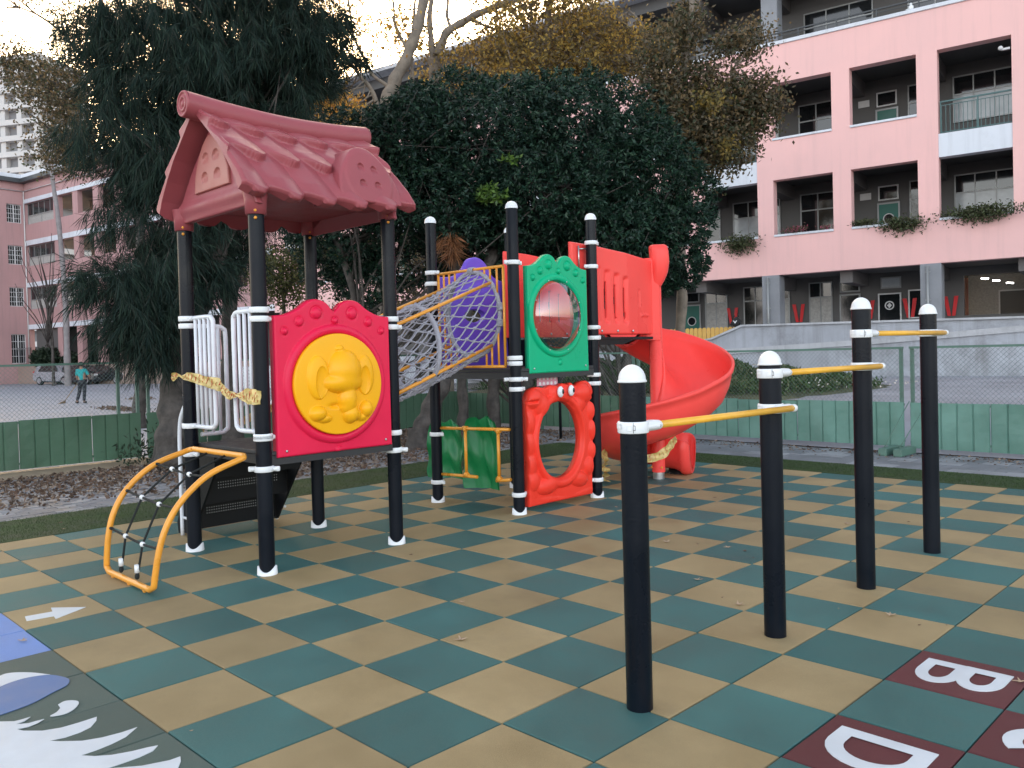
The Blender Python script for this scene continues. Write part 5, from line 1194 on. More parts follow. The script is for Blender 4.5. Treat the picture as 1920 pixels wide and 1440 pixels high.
# plants on the sills
M_['sillp'] = leaf_mat('sill_plant', [(.045, .07, .022), (.07, .095, .035), (.10, .10, .05), (.04, .05, .02)], .6, .2)
M_['pinkfl'] = leaf_mat('pink_flowers', [(.45, .05, .14), (.06, .09, .03), (.5, .12, .2), (.05, .06, .02)], .6, .2)
leafclump('sill_plant', None, F8(3.5, -.12, 5.83), (1.35, .30, .22), 2200, M_['sillp'], 'trailing plant on the sill of the second-floor opening at the right edge', 'plant', .11, droop=.5)
leafclump('sill_plant', None, F8(1.15, -.10, 5.72), (.9, .26, .20), 1300, M_['sillp'], 'trailing plant hanging from the right half of the middle opening sill', 'plant', .11, droop=.5)
leafclump('sill_plant', None, F8(-.1, .02, 5.78), (.5, .2, .13), 500, M_['sillp'], 'low plant on the left half of the middle opening sill', 'plant', .09)
leafclump('sill_plant', None, F8(-4.55, -.12, 5.62), (.85, .30, .30), 1500, M_['sillp'], 'bushy plant hanging from the sill beside the dense tree', 'plant', .11, droop=.6)
leafclump('sill_flowers', None, F8(-2.5, .0, 5.80), (.55, .15, .14), 420, M_['pinkfl'], 'pink flowers on the sill of the left second-floor opening', 'flowers', .08)
leafclump('sill_flowers', None, F8(-1.35, .0, 5.76), (.3, .12, .09), 160, M_['pinkfl'], 'small pink flowers at the right end of the same sill', 'flowers', .07)
# ---------------- far left wing of the school
O2 = (-75.99, 20.38, 0)
WL = thing('classroom_wing', 'older pink school wing with white bands and barred windows at the far left', 'building', O2, rz=FYAW, local=True)
B3 = 3.10; ss = [0.0, 5.2]+[5.2+B3*k for k in range(1, 11)]; Zl = [0., .9, 4.58, 6.30, 8.16, 9.98, 11.70, 13.50, 15.30, 17.0]
op = []
for k in range(1, len(ss)-1): op.append((ss[k]+.45, ss[k+1]-.35))
op0 = (.12, 4.9)
Sl = sorted({0., 36.}|{x for o in op for x in o}|set(op0))
def sl_solid(s, z):
    row = (4.58 > z > .9) or 6.30 < z < 8.16 or 9.98 < z < 11.70 or 13.5 < z < 15.3
    return not (row and any(a < s < b for a, b in op+[op0]))
mb = MB(); wall_cells(mb, Sl, Zl, sl_solid, 0, .4); mb.build('wing_wall', M_['pinkd'], WL)
for z0, z1 in ((4.60, 4.99), (8.18, 8.56), (11.72, 12.14), (15.32, 15.66)):
    mb = MB(); mb.box((.0, -.06, z0), (36, -.003, z1)); mb.box((-.06, -26, z0), (-.003, -.06, z1)); mb.build('white_band', M_['wband'], WL)
for z0, z1 in ((13.5, 15.3), (9.98, 11.70), (6.30, 8.16)):
    window(WL, .14, 4.88, z0+(z1-z0)*.42, z1, .25, 5); window(WL, .14, 4.88, z0, z0+(z1-z0)*.42-.02, .24, 2, lower='curtain', upper='curtain')
mb = MB(); mb.box((.3, .6, 0), (36, .7, 17)); mb.build('wing_inner_wall', M_['inner'], WL) if False else None
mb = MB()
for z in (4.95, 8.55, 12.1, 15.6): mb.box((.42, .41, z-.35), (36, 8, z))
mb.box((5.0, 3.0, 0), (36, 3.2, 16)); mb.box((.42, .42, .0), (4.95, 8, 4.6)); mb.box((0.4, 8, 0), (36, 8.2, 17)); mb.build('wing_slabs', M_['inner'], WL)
for k in range(1, 10):
    for z in (5.0, 8.6, 12.14):
        window(WL, ss[k]+.6, ss[k+1]-.6, z+.95, z+2.5, 2.98, 2)
# side of the wing that faces the yard
Sw = sorted([-26., -1.45, -.25, -.1, -.05, -9., -7.5, -14, -12.5]); 
def wsolid(s, z):
    row = 6.55 < z < 8.16 or 10.1 < z < 11.70 or 13.62 < z < 15.2 or 1.7 < z < 4.2
    return not (row and (-1.45 < s < -.25 or -9 < s < -7.5 or -14 < s < -12.5))
Zw = [0, 1.7, 4.2, 6.55, 8.16, 10.1, 11.70, 13.62, 15.2, 17.0]
tmp = MB(); wall_cells(tmp, Sw[:-2]+[0.], Zw, wsolid, 0, .4); 
mb = MB(); mb.add([(-y, s, z) for s, y, z in tmp.v], tmp.f, 0, False)
# faces get an extra turn: the side wall stands on the plane s=0 and looks along +s
mb.build('side_wall', M_['pinkd'], WL)
def swindow(s0, s1, z0, z1, grid=True):
    mb = MB(); f = .06; x = -.12
    mb.box((x-.05, s0, z0), (x, s0+f, z1)); mb.box((x-.05, s1-f, z0), (x, s1, z1)); mb.box((x-.05, s0+f, z0), (x, s1-f, z0+f)); mb.box((x-.05, s0+f, z1-f), (x, s1-f, z1))
    for k in range(1, 4): mb.box((x-.03, s0+f, z0+(z1-z0)*k/4-.02), (x-.002, s1-f, z0+(z1-z0)*k/4+.02))
    for k in range(1, 6): c = s0+(s1-s0)*k/6; w_ = .05 if k == 3 else .014; mb.box((x-.028, c-w_, z0+f), (x-.004, c+w_, z1-f))
    fo = mb.build('barred_window', M_['framew'], WL); p = MB(); p.box((x-.10, s0, z0), (x-.08, s1, z1)); p.build('pane', M_['pane'], fo)
for z0, z1 in ((6.55, 8.16), (10.1, 11.70), (13.62, 15.2), (1.7, 4.2)):
    for a, b in ((-1.45, -.25), (-9., -7.5), (-14., -12.5)): swindow(a, b, z0, z1)
mb = MB(); mb.box((-8, -26, 17.0), (.5, .3, 17.35)); mb.box((.5, -.5, 17.0), (36.5, 8.5, 17.35)); mb.build('wing_roof', M_['raild'], WL)
mb = MB(); mb.box((-8, -26, 17.352), (.35, .2, 17.7)); mb.box((.352, -.35, 17.352), (36.3, 8.3, 17.7)); mb.build('roof_parapet', M_['wband'], WL)
mb = MB(); mb.tube([(.12, -.10, 16.3), (.12, -.10, 1)], .05, 8); mb.tube([(0.1, -26, 16.35), (.1, -.1, 16.35)], .04, 8); mb.tube([(0.1, -.1, 16.35), (30, -.12, 16.35)], .04, 8); mb.build('downpipe', M_['framew'], WL)
mb = MB(); mb.box((-8, -26, 0), (-7.8, .3, 17)); mb.build('rear_wall', M_['pinkd'], WL)
# ---------------- tall pale apartment block behind
AP = at(-60, 690, 175); APT = thing('apartment_tower', 'tall pale apartment block with rows of balconies rising behind the old school wing', 'building', (AP[0], AP[1], 0), rz=.55, local=True)
M_['apt'] = mat('pale_tile_facade', (.50, .49, .48), .7, var=.05, vs=.2, dirt=.06)
M_['aptd'] = mat('balcony_shade', (.20, .20, .21), .6, var=.1, vs=.4)
mb = MB(); mb.box((-24, 0, 0), (20, 14, 62)); mb.build('tower_wall', M_['aptd'], APT)
mb = MB()
for k in range(19):
    z = 2+3.2*k; mb.box((-24.5, -1.6, z), (20.2, -.002, z+1.05)); mb.box((20.002, -1.6, z), (21.2, 14, z+1.05))
for k in range(12): x = -24+4*k; mb.box((x-.6, -1.1, 0), (x+.6, -.004, 62.5))
mb.box((-24, -1.2, 62.6), (21, 14, 64)); mb.build('balconies', M_['apt'], APT)
# ================================================================ trees
M_['bark'] = mat('rough_bark', (.042, .036, .031), .9, var=.35, vs=6, bump=1.6, bs=22, c2=(.080, .070, .062))
M_['barkp'] = mat('pale_bark', (.20, .165, .13), .85, var=.3, vs=5, bump=1., bs=24, dirt=.3)
M_['barkg'] = mat('grey_bark', (.23, .21, .21), .85, var=.2, vs=3, bump=.8, bs=20)
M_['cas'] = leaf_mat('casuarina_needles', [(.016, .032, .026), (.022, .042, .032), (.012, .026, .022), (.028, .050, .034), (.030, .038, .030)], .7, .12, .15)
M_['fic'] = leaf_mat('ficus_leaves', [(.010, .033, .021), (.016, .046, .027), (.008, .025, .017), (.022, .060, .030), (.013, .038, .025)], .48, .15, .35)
M_['ficl'] = leaf_mat('young_ficus_leaves', [(.10, .19, .03), (.14, .25, .045), (.06, .12, .03)], .45, .3)
M_['gold'] = leaf_mat('autumn_leaves', [(.46, .30, .07), (.22, .16, .06), (.15, .12, .06), (.55, .38, .10), (.19, .14, .07), (.32, .24, .08), (.14, .10, .06)], .5, .6)
M_['oran'] = leaf_mat('orange_leaves', [(.70, .38, .08), (.58, .30, .07), (.66, .46, .11), (.30, .20, .06)], .5, .65)
M_['gold2'] = leaf_mat('golden_green_leaves', [(.26, .19, .045), (.17, .14, .04), (.33, .22, .05), (.12, .10, .04)], .5, .4)
M_['brown'] = leaf_mat('olive_brown_leaves', [(.105, .085, .05), (.075, .07, .04), (.17, .125, .07), (.06, .075, .035), (.22, .15, .07), (.095, .08, .045)], .5, .4)
M_['ylw'] = leaf_mat('yellow_green_leaves', [(.10, .105, .025), (.07, .075, .02), (.14, .13, .04), (.05, .06, .02)], .5, .35)
def tree(name, label, base, cat='tree', group=None): return thing(name, label, cat, (base[0], base[1], 0), group)
def limb(mb, pts, r0, r1, wob=.0, n=9, k=8, seed=0):
    """pts in (u, v, D): the course of a limb as the photo shows it, at its own distance"""
    Q = [at(*p) for p in pts]
    if pts[0][1] > 690: g0 = Q[0].copy(); g0[2] = -.15; Q = [g0]+Q if Q[0][2] > .1 else Q
    P = smooth_path(Q, k); L = len(P); rr = np.linspace(0, 1, L); ph = seed*1.7
    r = r0+(r1-r0)*rr**.8; r = r*(1+.10*np.sin(np.arange(L)*1.3+ph))
    if wob: P = P+wob*np.stack([np.sin(np.arange(L)*.9+ph), np.cos(np.arange(L)*.7+ph), 0*rr], -1)
    mb.tube(P, r, n); return P
def trunk_base(mb, p, r):   # flared root foot
    mb.lathe([(r*1.7, -.1), (r*1.45, .02), (r*1.15, .15), (r*1.0, .35)], (p[0], p[1], 0), 12)
def ell(u, v, ru, rv, D, rd, n, shell=.55):
    """n points in an ellipsoid given by its place and size in the photo and its depth"""
    d = rnd_dirs(n); r = shell+(1-shell)*rng.random(n)**.6; q = d*r[:, None]
    c = at(u, v, D); sx = ru*D/FPX; sz = rv*D/FPX
    return c+q[:, :1]*sx*RT+q[:, 1:2]*sz*UP+q[:, 2:3]*rd*FW, d
def twigs(mb, P, centers, n, r=.012, mi=0):
    for _ in range(n):
        a = P[rng.integers(len(P)//3, len(P))]; b = centers[rng.integers(len(centers))]
        m = (a+b)/2+rng.normal(0, .15, 3)+np.array([0, 0, .12]); mb.tube(smooth_path([a, m, b], 4), np.linspace(r*1.8, r*.5, 9), 5, mi)
def plumes(blobs, per=46, lmin=.22, lmax=.5, w=.010):
    V = []; cs = []
    for (u, v, ru, rv, D, rd, n) in blobs:
        P, d = ell(u, v, ru, rv, D, rd, n, .25); cs.append(P)
        ax = d*.55+rng.normal(0, .25, (n, 3)); ax[:, 2] -= .15; ax /= np.linalg.norm(ax, axis=1)[:, None]
        for k in range(per):
            t = rng.random(n)[:, None]; o = P+ax*t*.42
            dd = ax*.6+rnd_dirs(n)*.55; dd[:, 2] -= .30+.55*rng.random(n); V.append(leaves(o, dd, rng.uniform(lmin, lmax, n), w*rng.uniform(.7, 1.3, n)))
    return np.concatenate(V), np.concatenate(cs)
# ---- casuarina with drooping needles, big left tree
p0 = ground(322, 872)
T1 = tree('casuarina_tree', 'large dark casuarina with drooping needles and a leaning rough trunk at the left', p0)
mb = MB(); trunk_base(mb, p0, .23); tr1 = limb(mb, [(322, 872, 11.95), (324, 800, 12.0), (330, 720, 12.1), (350, 630, 12.2), (384, 540, 12.4), (418, 420, 12.6), (448, 260, 12.9), (478, 60, 13.2), (500, -130, 13.6)], .235, .13, .01)
limb(mb, [(345, 660, 12.2), (310, 590, 12.1), (262, 560, 12.0), (200, 580, 11.9)], .07, .02); limb(mb, [(430, 380, 12.7), (350, 330, 12.5), (260, 300, 12.3), (180, 320, 12.2)], .07, .02)
limb(mb, [(455, 230, 12.9), (380, 120, 12.8), (300, 60, 12.7), (200, 40, 12.6)], .08, .02); limb(mb, [(465, 160, 13), (540, 90, 13.1), (600, 60, 13.2), (650, 70, 13.3)], .06, .015); limb(mb, [(398, 480, 12.5), (350, 470, 12.4), (300, 480, 12.3)], .05, .015)
bl = [(300, 90, 130, 150, 12.9, 1.1, 520), (420, 110, 110, 160, 13.0, 1.2, 560), (520, 60, 90, 100, 13.1, 1., 300), (215, 240, 80, 80, 12.4, .9, 170), (330, 290, 100, 90, 12.6, 1.0, 330), (262, 570, 68, 80, 12.0, .8, 300), (330, 520, 85, 100, 12.3, .9, 360), (200, 510, 60, 38, 12.0, .7, 110),
      (420, 330, 60, 70, 12.7, .8, 170), (250, 390, 70, 60, 12.3, .7, 95), (605, 60, 55, 60, 13.2, .7, 110), (205, 40, 80, 60, 12.8, .8, 150), (305, 635, 55, 34, 12.0, .6, 110), (370, 410, 60, 60, 12.5, .8, 150), (560, 170, 55, 50, 13.1, .6, 60), (480, -40, 200, 70, 13.2, 1.4, 260), (440, 230, 70, 60, 12.9, .8, 150)]
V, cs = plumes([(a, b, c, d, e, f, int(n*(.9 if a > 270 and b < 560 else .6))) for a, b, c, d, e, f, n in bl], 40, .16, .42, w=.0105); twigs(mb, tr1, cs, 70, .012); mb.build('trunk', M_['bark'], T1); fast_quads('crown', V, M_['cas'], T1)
# ---- second dark trunk and its crown
p0 = ground(438, 845)
T2 = tree('casuarina_tree', 'second casuarina, a straight dark trunk just right of the leaning one', p0)
mb = MB(); trunk_base(mb, p0, .17); tr2 = limb(mb, [(438, 845, 13.6), (433, 740, 13.7), (431, 620, 13.8), (428, 480, 14.0), (400, 300, 14.2), (370, 120, 14.4)], .175, .09)
V, cs = plumes([(470, 250, 70, 90, 14.2, .8, 130), (400, 180, 70, 110, 14.4, .8, 130), (460, 420, 60, 70, 14.0, .7, 70), (560, 130, 60, 80, 14.6, .8, 110), (630, 110, 40, 40, 14.6, .5, 30)], 44, w=.0125); twigs(mb, tr2, cs, 26); mb.build('trunk', M_['bark'], T2); fast_quads('crown', V, M_['cas'], T2)
# ---- dense dark ficus
p0 = ground(868, 790)
T3 = tree('ficus_tree', 'broad dense dark green tree filling the middle behind the play structure', p0)
mb = MB(); q_ = at(785, 833, 14.0); q_[2] = 0
trunk_base(mb, q_, .17); limb(mb, [(785, 838, 14.0), (800, 785, 14.1), (825, 725, 14.3), (850, 650, 14.8), (880, 560, 15.6), (930, 470, 16.6)], .19, .12, .01)
trs = []
for k, (u, D, r, du) in enumerate(((868, 16.6, .13, -10), (925, 16.9, .16, 8), (985, 17.0, .17, 20), (1168, 17.6, .13, 25), (690, 16.6, .12, -30))):
    trs.append(limb(mb, [(u, 772, D), (u+du*.2, 690, D), (u+du*.6, 600, D), (u+du*1.6, 480, D), (u+du*4, 330, D)], r, r*.45, .01, seed=k))
tr3 = np.vstack(trs); lobes = [(950, 330, 290, 120, 18.2, 1.2, 1800), (1150, 420, 110, 90, 18.4, .8, 600), (900, 440, 150, 60, 18.3, .8, 500), (950, 300, 300, 150, 17.4, 2.6, 3600), (760, 275, 130, 95, 16.9, 1.5, 1500), (900, 225, 170, 75, 17.3, 1.8, 1500), (1090, 245, 150, 90, 17.6, 1.8, 1500), (1190, 330, 120, 110, 17.4, 1.5, 1600), (1265, 450, 75, 90, 17.2, 1.1, 1000), (650, 290, 95, 90, 17.0, 1.3, 900), (640, 450, 90, 80, 17.2, 1., 700), (700, 520, 60, 60, 17.4, .9, 330),
     (830, 380, 150, 90, 16.3, 1.2, 1900), (1000, 390, 150, 100, 16.4, 1.3, 2000), (1140, 440, 120, 90, 16.5, 1.2, 1500), (720, 370, 60, 70, 16.6, .9, 420), (620, 480, 90, 70, 17.4, .9, 420), (930, 480, 160, 60, 17.8, 1.6, 1300), (1180, 520, 110, 50, 17.8, 1.2, 800), (780, 490, 80, 50, 17.6, 1., 330), (560, 400, 50, 60, 17.6, .8, 200), (1300, 370, 50, 50, 17.8, .8, 260)]
V = []; cs = []
for (u, v, ru, rv, D, rd, n) in lobes:
    P, d = ell(u, v, ru, rv, D, rd, n, .62); P = P+(.26*np.sin(P[:, [1, 2, 0]]*3.1)+.16*np.sin(P[:, [2, 0, 1]]*6.3+1.))*d; cs.append(P[::7])
    ax = d*.8+rng.normal(0, .35, (n, 3)); ax[:, 2] += .35; ax /= np.linalg.norm(ax, axis=1)[:, None]
    for k in range(10):
        dd = ax*.75+rnd_dirs(n)*.8; V.append(leaves(P+rnd_dirs(n)*.03, dd, rng.uniform(.07, .135, n), rng.uniform(.028, .045, n)))
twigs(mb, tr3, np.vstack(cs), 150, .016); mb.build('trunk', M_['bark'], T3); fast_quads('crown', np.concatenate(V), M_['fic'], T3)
V = []
for (u, v, ru, rv, n) in ((925, 368, 40, 14, 60), (915, 360, 20, 20, 25), (958, 300, 25, 10, 10)):
    P, d = ell(u, v, ru, rv, 15.25, .25, n, .2)
    for k in range(5): V.append(leaves(P, rnd_dirs(n)+np.array([0, 0, .2]), .12, .05))
for q_ in V[:5], V[5:10], V[10:]: fast_quads('young_shoots', np.concatenate(q_), M_['ficl'], T3)
# dry orange fern hanging in the crown
P, d = ell(846, 452, 18, 26, 15.6, .2, 40, .1); V = []
for k in range(12): V.append(leaves(P, rnd_dirs(40)*.7+np.array([0, 0, -.7]), rng.uniform(.2, .45, 40), .018))
M_['fern'] = leaf_mat('dry_fern', [(.26, .10, .045), (.34, .15, .06), (.17, .08, .04)], .7, .2)
tag(fast_quads('dry_fern', np.concatenate(V), M_['fern']), 'dry orange-brown fern tuft hanging under the dense dark tree', 'fern')
# ---- tall thin tree with big bare limbs, orange leaves
def deciduous(name, label, base, limbs, blobs, m, leafn=9, sz=.085, ntw=60, bark='barkp', spread=.16):
    t = tree(name, label, base); mb = MB(); A_ = []
    for k, (pts, r0, r1) in enumerate(limbs): A_.append(limb(mb, pts, r0, r1, .015, seed=k))
    A_ = np.vstack(A_); V = []; cs = []
    for (u, v, ru, rv, D, rd, n) in blobs:
        P, d = ell(u, v, ru, rv, D, rd, n, .15); P = P+.25*np.sin(P[:, [1, 2, 0]]*2.7+1.3); cs.append(P)
        for k in range(leafn): V.append(leaves(P+rng.normal(0, spread, (n, 3)), rnd_dirs(n)+np.array([0, 0, -.25]), rng.uniform(.6, 1.3, n)*sz, rng.uniform(.45, .65, n)*sz))
    cs = np.vstack(cs)
    d2 = None
    for _ in range(ntw):
        b = cs[rng.integers(len(cs))]; j = np.argmin(((A_-b)**2).sum(1)+rng.random(len(A_))*.6); a = A_[j]; m_ = (a+b)/2+rng.normal(0, .12, 3); mb.tube(smooth_path([a, m_, b], 4), np.linspace(.022, .006, 9), 5)
    mb.build('trunk', M_[bark], t); fast_quads('crown', np.concatenate(V), m, t); return t
b0 = at(760, 722, 21.0)
deciduous('plane_tree', 'tall tree with thick pale bare limbs and sparse orange leaves above the dark tree', b0,
   [([(745, 726, 21), (722, 600, 21), (715, 400, 21), (722, 210, 21), (742, 150, 21), (768, 95, 21), (788, 30, 21), (806, -60, 21)], .24, .12), ([(722, 230, 21), (690, 160, 20.8), (645, 110, 20.6), (600, 80, 20.4)], .07, .03), ([(735, 165, 21), (700, 140, 21), (665, 70, 21), (650, -20, 21)], .05, .02), ([(765, 100, 21), (740, 40, 21), (735, -40, 21)], .05, .02),
    ([(772, 160, 21.4), (775, 60, 21.4), (782, -30, 21.4)], .05, .03)],
   [(640, 205, 70, 35, 20.6, .8, 90), (585, 190, 35, 30, 20.4, .5, 45), (600, 120, 60, 60, 20.4, .8, 70), (700, 60, 70, 60, 21, .9, 45), (560, 250, 40, 15, 20.5, .5, 25)], M_['oran'], 10, .12, 60)
b0 = at(830, 722, 22.0)
deciduous('plane_tree', 'forked tree whose thick limb arches to the upper right over the dark tree', b0,
   [([(838, 726, 22), (825, 500, 22), (818, 260, 22), (816, 150, 22), (814, 110, 22)], .20, .16), ([(816, 120, 22), (806, 60, 22), (812, -40, 22)], .10, .06), ([(818, 105, 22), (838, 62, 22), (880, 35, 22), (940, 8, 22), (1015, -12, 22)], .13, .07), ([(880, 36, 22), (920, 52, 22), (955, 66, 22)], .05, .02), ([(845, 60, 22), (838, 10, 22), (850, -40, 22)], .05, .03), ([(940, 8, 22), (985, 45, 22), (1010, 100, 22)], .04, .015)],
   [(870, 118, 90, 28, 21.8, .8, 130), (930, 130, 50, 30, 21.8, .7, 80), (780, 60, 60, 60, 22, .9, 50), (890, 75, 60, 40, 22, .8, 40), (950, 40, 90, 45, 22, 1., 70)], M_['gold'], 10, .125, 60)
b0 = at(1040, 722, 21.0)
deciduous('liquidambar_tree', 'twiggy tree with brown and golden leaves in front of the school roof', b0,
   [([(1030, 722, 21), (1035, 500, 21), (1028, 250, 21), (1022, 100, 21), (1030, 20, 21), (1045, -60, 21)], .17, .07), ([(1024, 120, 21), (1000, 50, 21), (1000, -40, 21)], .05, .02), ([(1025, 160, 21), (1065, 95, 21), (1130, 55, 21), (1180, 20, 21)], .06, .02), ([(1028, 200, 21), (1090, 160, 21), (1160, 120, 21)], .05, .02), ([(1028, 230, 21), (975, 150, 21), (950, 90, 21)], .05, .02)],
   [(1010, 110, 80, 80, 21, 1.1, 260), (1100, 60, 90, 60, 21, 1.1, 260), (1120, 140, 90, 45, 21, 1., 220), (1200, 90, 70, 60, 21, 1., 200), (960, 60, 50, 60, 21, .8, 100), (1060, 0, 120, 40, 21, 1., 200)], M_['gold'], 11, .115, 150)
b0 = at(1305, 700, 19.0)
deciduous('liquidambar_tree', 'tree with dense olive-brown leaves hiding the left part of the pink facade', b0,
   [([(1275, 705, 19), (1278, 560, 19), (1275, 420, 19), (1268, 300, 19), (1265, 200, 19), (1290, 90, 19), (1300, -20, 19)], .15, .06), ([(1270, 330, 19), (1305, 270, 18.9), (1345, 200, 18.8), (1380, 120, 18.8)], .06, .02), ([(1268, 260, 19), (1225, 210, 19), (1190, 180, 19)], .04, .02)],
   [(1345, 185, 90, 75, 18.9, .9, 720), (1290, 235, 105, 55, 18.9, .9, 600), (1405, 185, 45, 65, 18.8, .6, 330), (1300, 50, 30, 55, 19, .5, 200), (1395, 65, 45, 25, 18.9, .5, 150), (1220, 180, 60, 50, 19, .7, 300), (1300, 310, 60, 45, 18.9, .6, 300), (1365, 265, 60, 45, 18.8, .6, 300), (1240, 120, 50, 35, 19, .6, 80), (1340, 120, 40, 30, 18.9, .5, 70)], M_['brown'], 9, .105, 130)
P, d = ell(1330, 190, 28, 12, 18.0, .3, 60, .1); V = [leaves(P+rng.normal(0, .12, (60, 3)), rnd_dirs(60), .10, .06) for _ in range(5)]
P, d = ell(1360, 275, 25, 12, 18.0, .3, 40, .1); V += [leaves(P+rng.normal(0, .10, (40, 3)), rnd_dirs(40), .10, .06) for _ in range(4)]
gl = bpy.data.objects.get('liquidambar_tree.001') or bpy.data.objects.get('liquidambar_tree'); fast_quads('golden_leaves', np.concatenate(V), M_['gold2'], gl)
b0 = at(150, 720, 20.)
deciduous('camphor_tree', 'tree with small brown-green leaves against the white sky at the upper left', at(262, 735, 20.),
   [([(262, 735, 20), (268, 560, 20), (262, 420, 20), (240, 260, 20), (205, 130, 20), (190, 0, 20)], .17, .06), ([(240, 270, 20), (170, 200, 20), (90, 150, 20), (20, 110, 20)], .06, .015), ([(220, 190, 20), (150, 100, 20), (90, 40, 20), (30, 10, 20)], .05, .015), ([(250, 320, 20), (180, 290, 20), (110, 260, 20)], .05, .015)],
   [(130, 215, 95, 75, 20, 1.1, 520), (60, 150, 70, 50, 20, 1., 210), (180, 120, 90, 70, 20, 1., 420), (110, 280, 70, 38, 20, .8, 230), (200, 260, 70, 60, 20, .9, 260), (20, 120, 50, 45, 20, .8, 90), (170, 30, 90, 40, 20, 1., 240), (30, 0, 60, 22, 20, .7, 60), (250, 180, 70, 80, 20, .9, 260)], M_['brown'], 9, .085, 130, 'bark')
deciduous('shrub_tree', 'yellow-green bushy tree seen between the roof posts of the low tower', at(530, 722, 24),
   [([(535, 722, 24), (532, 600, 24), (530, 480, 24)], .10, .04), ([(531, 560, 24), (560, 500, 24), (600, 460, 24)], .05, .02)],
   [(525, 500, 50, 55, 24, 1.2, 420), (560, 540, 50, 30, 24, 1., 150), (600, 440, 60, 50, 25, 1., 120), (650, 470, 60, 60, 25, 1., 120), (690, 560, 40, 40, 25, 1., 90)], M_['ylw'], 9, .10, 16, 'bark')
deciduous('shrub_tree', 'bushy green tree under the crown edge behind the rope tunnel', at(780, 722, 24),
   [([(785, 722, 24), (780, 600, 24), (775, 500, 24)], .10, .04)],
   [(770, 560, 60, 50, 24, 1., 170), (780, 480, 50, 40, 24, 1., 120), (870, 590, 60, 40, 25, 1., 140), (640, 600, 60, 30, 25, 1., 80)], M_['brown'], 9, .10, 16, 'bark')
# ---- far bare tree and hedges by the wing
t = tree('bare_tree', 'tall pale bare trunk standing before the old school wing', at(127, 700, 60)); mb = MB()
limb(mb, [(127, 704, 60), (124, 600, 60), (118, 500, 60), (108, 400, 60), (98, 330, 60), (94, 250, 60)], .26, .12)
mb.build('trunk', M_['barkg'], t)
t = tree('bare_tree', 'small leafless tree with spreading twigs left of the pale trunk', at(100, 700, 62)); mb = MB(); rr = random.Random(9)
limb(mb, [(100, 702, 62), (98, 640, 62), (92, 590, 62), (88, 560, 62)], .13, .08)
for k in range(26):
    u0, v0 = 96-rr.random()*8, 655-rr.random()*95; du = rr.uniform(-75, 60); dv = rr.uniform(60, 150)
    limb(mb, [(u0, v0, 62), (u0+du*.35, v0-dv*.4, 62+rr.uniform(-1, 1)), (u0+du*.8, v0-dv*.75, 62+rr.uniform(-2, 2)), (u0+du, v0-dv, 62)], .05, .015, n=5, k=4, seed=k)
mb.build('trunk', M_['bark'], t)
M_['hedge'] = leaf_mat('hedge_leaves', [(.018, .036, .018), (.03, .05, .024), (.012, .026, .014)], .6, .15)
for k, (u, v, ru, rv, D, lb) in enumerate(((88, 672, 28, 20, 69, 'round dark hedge bush under the glazed bay of the old wing'), (150, 676, 34, 14, 69, 'low dark hedge behind the parked cars, beside the pale trunk'), (205, 672, 34, 20, 69, 'dark hedge bush behind the right parked car'))):
    P, d = ell(u, v, ru, rv, D, 1.0, 1500, .3); P[:, 2] = np.maximum(P[:, 2], .1); tag(fast_quads('hedge_bush', np.concatenate([leaves(P+rng.normal(0, .08, P.shape), rnd_dirs(len(P)), .22, .13) for _ in range(3)]), M_['hedge']), lb, 'bush')
P, d = ell(345, 840, 22, 35, 11.6, .3, 260, .1); P[:, 2] = np.maximum(P[:, 2], .03)
P = ground(275, 868)+np.stack([rng.normal(0, .18, 260), rng.normal(0, .22, 260), np.abs(rng.normal(0, .22, 260))], 1)
tag(fast_quads('weed_plant', leaves(P, rnd_dirs(260)+np.array([0, 0, .4]), rng.uniform(.05, .12, 260), .03), M_['hedge']), 'small dark leafy weed growing at the foot of the leaning trunk', 'plant')
# low wall before the wing
yw = thing('yard_wall', 'low tan yard wall with a barred opening behind the parked cars', 'wall', (at(60, 700, 71)[0], at(60, 700, 71)[1], 0), rz=FYAW, local=True)
mb = MB(); mb.box((-8, -.6, 0), (30, -.4, 1.5)); mb.build('wall_slab', mat('tan_wall', (.33, .24, .20), .8, var=.1, vs=.5, dirt=.2), yw)
railing(yw, -8, 1.2, 1.5, 3.0, -.5, 'raild', step=.28, posts=3)
